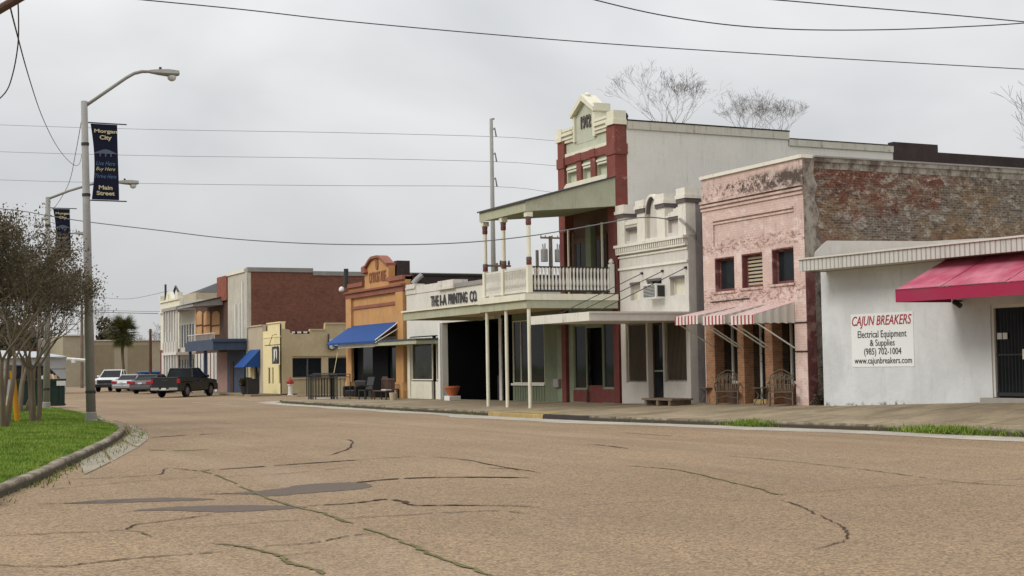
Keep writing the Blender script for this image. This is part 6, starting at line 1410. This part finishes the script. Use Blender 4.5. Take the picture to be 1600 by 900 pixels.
# hydrant
y = 86.6; x = YP(453.5,610,y)[0]; Hy = tag(empty('fire_hydrant', (x,y,.05)), 'red topped white fire hydrant at the corner of the olive wall', 'fire hydrant')
MB().lathe((x,y,.05), [(.19,0),(.19,.05),(.13,.07),(.13,.62),(.18,.64),(.18,.70)], 14).build('barrel', M['hydwhite'], Hy)
hb = MB().lathe((x,y,.752), [(.15,0),(.15,.2),(.12,.30),(.07,.37),(.035,.38),(.035,.46),(.0,.47)], 14).build('bonnet', M['hydred'], Hy)
MB().tube([(x-.23,y,.86),(x+.23,y,.86)], .07, 10).build('nozzle', M['hydred'], Hy); MB().tube([(x,y-.24,.84),(x,y,.84)], .09, 10).build('nozzle', M['hydred'], Hy)
# stacked barricades + one pulled open
gxa = [GP(px, 624, .12) for px in (481,515,541)]
r = tag(empty('barricade_stack', (gxa[0][0],gxa[0][1],.1)), 'bundle of black iron fence panels stacked on the corner pavement', 'fence panels')
def panel(xa, ya, xb, yb, h, n_, root):
    A_, B_ = Vector((xa,ya,.12)), Vector((xb,yb,.12)); mb = MB()
    for t in (0, 1): p = A_.lerp(B_, t); mb.tube([p, p+Vector((0,0,h))], .03, 5)
    for hh in (.12, h-.14, h-.0): mb.tube([A_+Vector((0,0,hh)), B_+Vector((0,0,hh))], .022, 5)
    for k in range(n_): p = A_.lerp(B_, (k+.5)/n_); mb.tube([p+Vector((0,0,.12)), p+Vector((0,0,h-.14))], .014, 4)
    return mb.build('panel', M['iron'], root)
rn = random.Random(2)
for k in range(6): panel(gxa[0][0]+.05*k+rn.uniform(-.05,.05), gxa[0][1]-.14*k, gxa[1][0]+.05*k+rn.uniform(-.1,.1), gxa[1][1]-.14*k+rn.uniform(-.1,.1), 1.28+rn.uniform(-.06,.04), 8, r)
r = tag(empty('fence_panel', (gxa[1][0],gxa[1][1],.1)), 'single open iron fence panel standing right of the stacked ones', 'fence panel'); panel(gxa[1][0]+.05,gxa[1][1]-.1,gxa[2][0],gxa[2][1]-.6,1.28,5,r)
x, y = GP(479.5,617,.1); tag(MB().tube([(x,y,0),(x,y,1.9)], .035, 6).build('thin_post', M['iron'], None, origin=(x,y,0)), 'thin black post beside the stacked fence panels', 'post')
x, y, z = on_walk(518, 624); tag(MB().tube([YP(527.5,551,87.7)[:1]+(87.7,YP(527.5,551,87.7)[1]), YP(520,592,87.7)[:1]+(87.7,YP(520,592,87.7)[1])], .02, 5).build('leaning_pole', M['yellow'], None, origin=(YP(522,592,87.7)[0],87.7,1)), 'thin yellow pole leaning across the dark window of the olive wall', 'pole')
# seating at the orange shop
def armchair(px, py, rz, label):
    x, y, z = on_walk(px, py); r = tag(empty('armchair', (0,0,0)), label, 'armchair'); OFF[r] = Vector((0,0,0))
    Bx(-.42,.42,-.38,.40,.12,.44).build('seat', M['leather'], r, bevel=.05)
    for s in (-1,1): Bx(s*.42,s*.60,-.38,.42,.1,.64).build('armrest', M['leather'], r, bevel=.05)
    Bx(-.5,.5,.30,.52,.3,.92).build('backrest', M['leather'], r, bevel=.06); r.location = (x,y,z); r.rotation_euler.z = rz
armchair(555, 622.5, R_(-75), 'black padded armchair at the left pilaster of the orange shop')
def simple_chair(px, py, rz, label, mat, name='chair'):
    x, y, z = on_walk(px, py); r = tag(empty(name, (0,0,0)), label, 'chair'); OFF[r] = Vector((0,0,0))
    Bx(-.25,.25,-.25,.25,.42,.48).build('seat', mat, r)
    MB().add([(-.25,.22,.5),(.25,.22,.5),(.25,.27,.5),(-.25,.27,.5),(-.25,.40,1.1),(.25,.40,1.1),(.25,.44,1.1),(-.25,.44,1.1)], [(0,1,2,3),(4,5,6,7),(0,1,5,4),(1,2,6,5),(2,3,7,6),(3,0,4,7)]).build('backrest', mat, r)
    for sx in (-.22,.22):
        for sy in (-.22,.22): Bx(sx-.025,sx+.025,sy-.025,sy+.025,0,.42).build('leg', M['iron'], r)
        Bx(sx-.03,sx+.03,-.25,.28,.66,.69).build('armrest', M['iron'], r)
    r.location = (x,y,z); r.rotation_euler.z = rz
simple_chair(571, 624, R_(-70), 'black slung chair next to the padded armchair', M['leather'])
simple_chair(613, 622.5, R_(100), 'black chair with pale slatted back against the right pilaster', M['trimgrey'])
x, y, z = on_walk(600, 624.5); r = tag(empty('garden_bench', (x,y,z)), 'brown wooden slatted bench before the orange shop doorway', 'bench')
Bx(x-.25,x+.2,y-.9,y+.9,z+.40,z+.45).build('seat', M['brown'], r)
for s in (-.8,.8): Bx(x-.22,x-.16,y+s-.03,y+s+.03,z,z+.4).build('leg', M['brown'], r); Bx(x+.14,x+.2,y+s-.03,y+s+.03,z,z+.4).build('leg', M['brown'], r)
bk = Bx(x+.2,x+.25,y-.9,y+.9,z+.95,z+1.02).build('backrest', M['brown'], r)
for k in range(11): Bx(x+.21,x+.24,y-.85+.17*k-.03,y-.85+.17*k+.03,z+.45,z+.95).build('slat', M['brown'], bk)
tag(Bx(x-.2,x+.1,y-.75,y-.15,z+.452,z+.50).build('folded_paper', M['paper'], None, origin=(x,y-.4,z+.45)), 'white folded papers lying on the wooden bench', 'paper')
x, y, z = on_walk(614.5, 625.5); tag(MB().lathe((x,y,z), [(.15,0),(.2,.36),(.17,.36),(.02,.32)], 12).build('planter', M['tan'], None, origin=(x,y,z)), 'small tan planter below the slatted back chair', 'planter')
# bins by the blue canopy
x, y = GP(394,616,.13); tag(MB().box(x-.35,x+.35,y-.3,y+.3,.13,1.05).box(x-.38,x+.38,y-.33,y+.33,1.053,1.12).build('litter_bin', M['iron'], None, origin=(x,y,.13)), 'square black bin under the blue awning of the tan shop', 'bin')
x, y = GP(384,616,.13); tp_ = tag(MB().lathe((x,y,.13), [(.26,0),(.38,.5),(.33,.5),(.05,.45)], 12).build('planter', M['iron'], None, origin=(x,y,.13)), 'dark planter with a green plant left of the black bin', 'planter')
mb = MB(); rn = random.Random(4)
for k in range(160): a = rn.random()*6.28; l = rn.uniform(.2,.6); b0 = Vector((x,y,.6)); t_ = b0+Vector((math.cos(a)*l*.8,math.sin(a)*l*.8,rn.uniform(.1,.6))); w = Vector((-math.sin(a),math.cos(a),0))*.05; mb.add([b0-w*.3,t_-w*1.2-Vector((0,0,.05)),t_+Vector((0,0,.05)),t_+w*1.2], [(0,1,2,3)])
mb.build('leaves', M['mgreen'], tp_)
# vines in the alley between white and pink shops, weeds at the corner
def vine(name, boxf, nleaf, label, cat='plant', s0=.05):
    rn = random.Random(9); mb = MB()
    for _ in range(nleaf):
        p = Vector(boxf(rn)); s = rn.uniform(.5,1)*s0; u = Vector((rn.gauss(0,1),rn.gauss(0,1),rn.gauss(0,1))).normalized(); v = u.orthogonal().normalized(); mb.add([p-u*s,p-v*s,p+u*s,p+v*s], [(0,1,2,3)])
    return tag(mb.build(name, M['mgreen'], None, origin=boxf(random.Random(1))), label, cat)
vine('vine', lambda r: (26.5+r.random()*.5, 39.6+r.random()*.7, .5+6.5*r.random()**.8+r.gauss(0,.1)), 1500, 'dark vines climbing the alley wall between the white and pink shops')
vine('weed_plant', lambda r: (26.35+r.gauss(0,.16), 33.75+r.gauss(0,.10), .45+abs(r.gauss(0,.16))), 500, 'weeds sprouting at the corner between pink column and stucco wall')['kind'] = 'stuff'
vine('bush', lambda r: (26.6+r.gauss(0,.12), 33.8+r.gauss(0,.08), 1.35+r.gauss(0,.22)), 420, 'small dark shrub growing out of the wall corner beside the stucco shop')

# small dark bird on the parapet corner
bx_, bz_ = YP(978.5, 187.5, 45.1)
bm_ = MB().tube([(bx_-.02,45.1,bz_+.0),(bx_,45.1,bz_+.07),(bx_+.03,45.1,bz_+.15),(bx_+.02,45.1,bz_+.21),(bx_-.01,45.1,bz_+.25),(bx_-.06,45.1,bz_+.25)], [.02,.06,.065,.04,.035,.006], 8).tube([(bx_,45.1,bz_+.08),(bx_+.09,45.1,bz_-.02)], [.035,.02], 6)
tag(bm_.build('bird', M['iron'], None, origin=(bx_,45.1,bz_), smooth=True), 'small dark bird perched on the corner of the tall flank wall', 'bird')
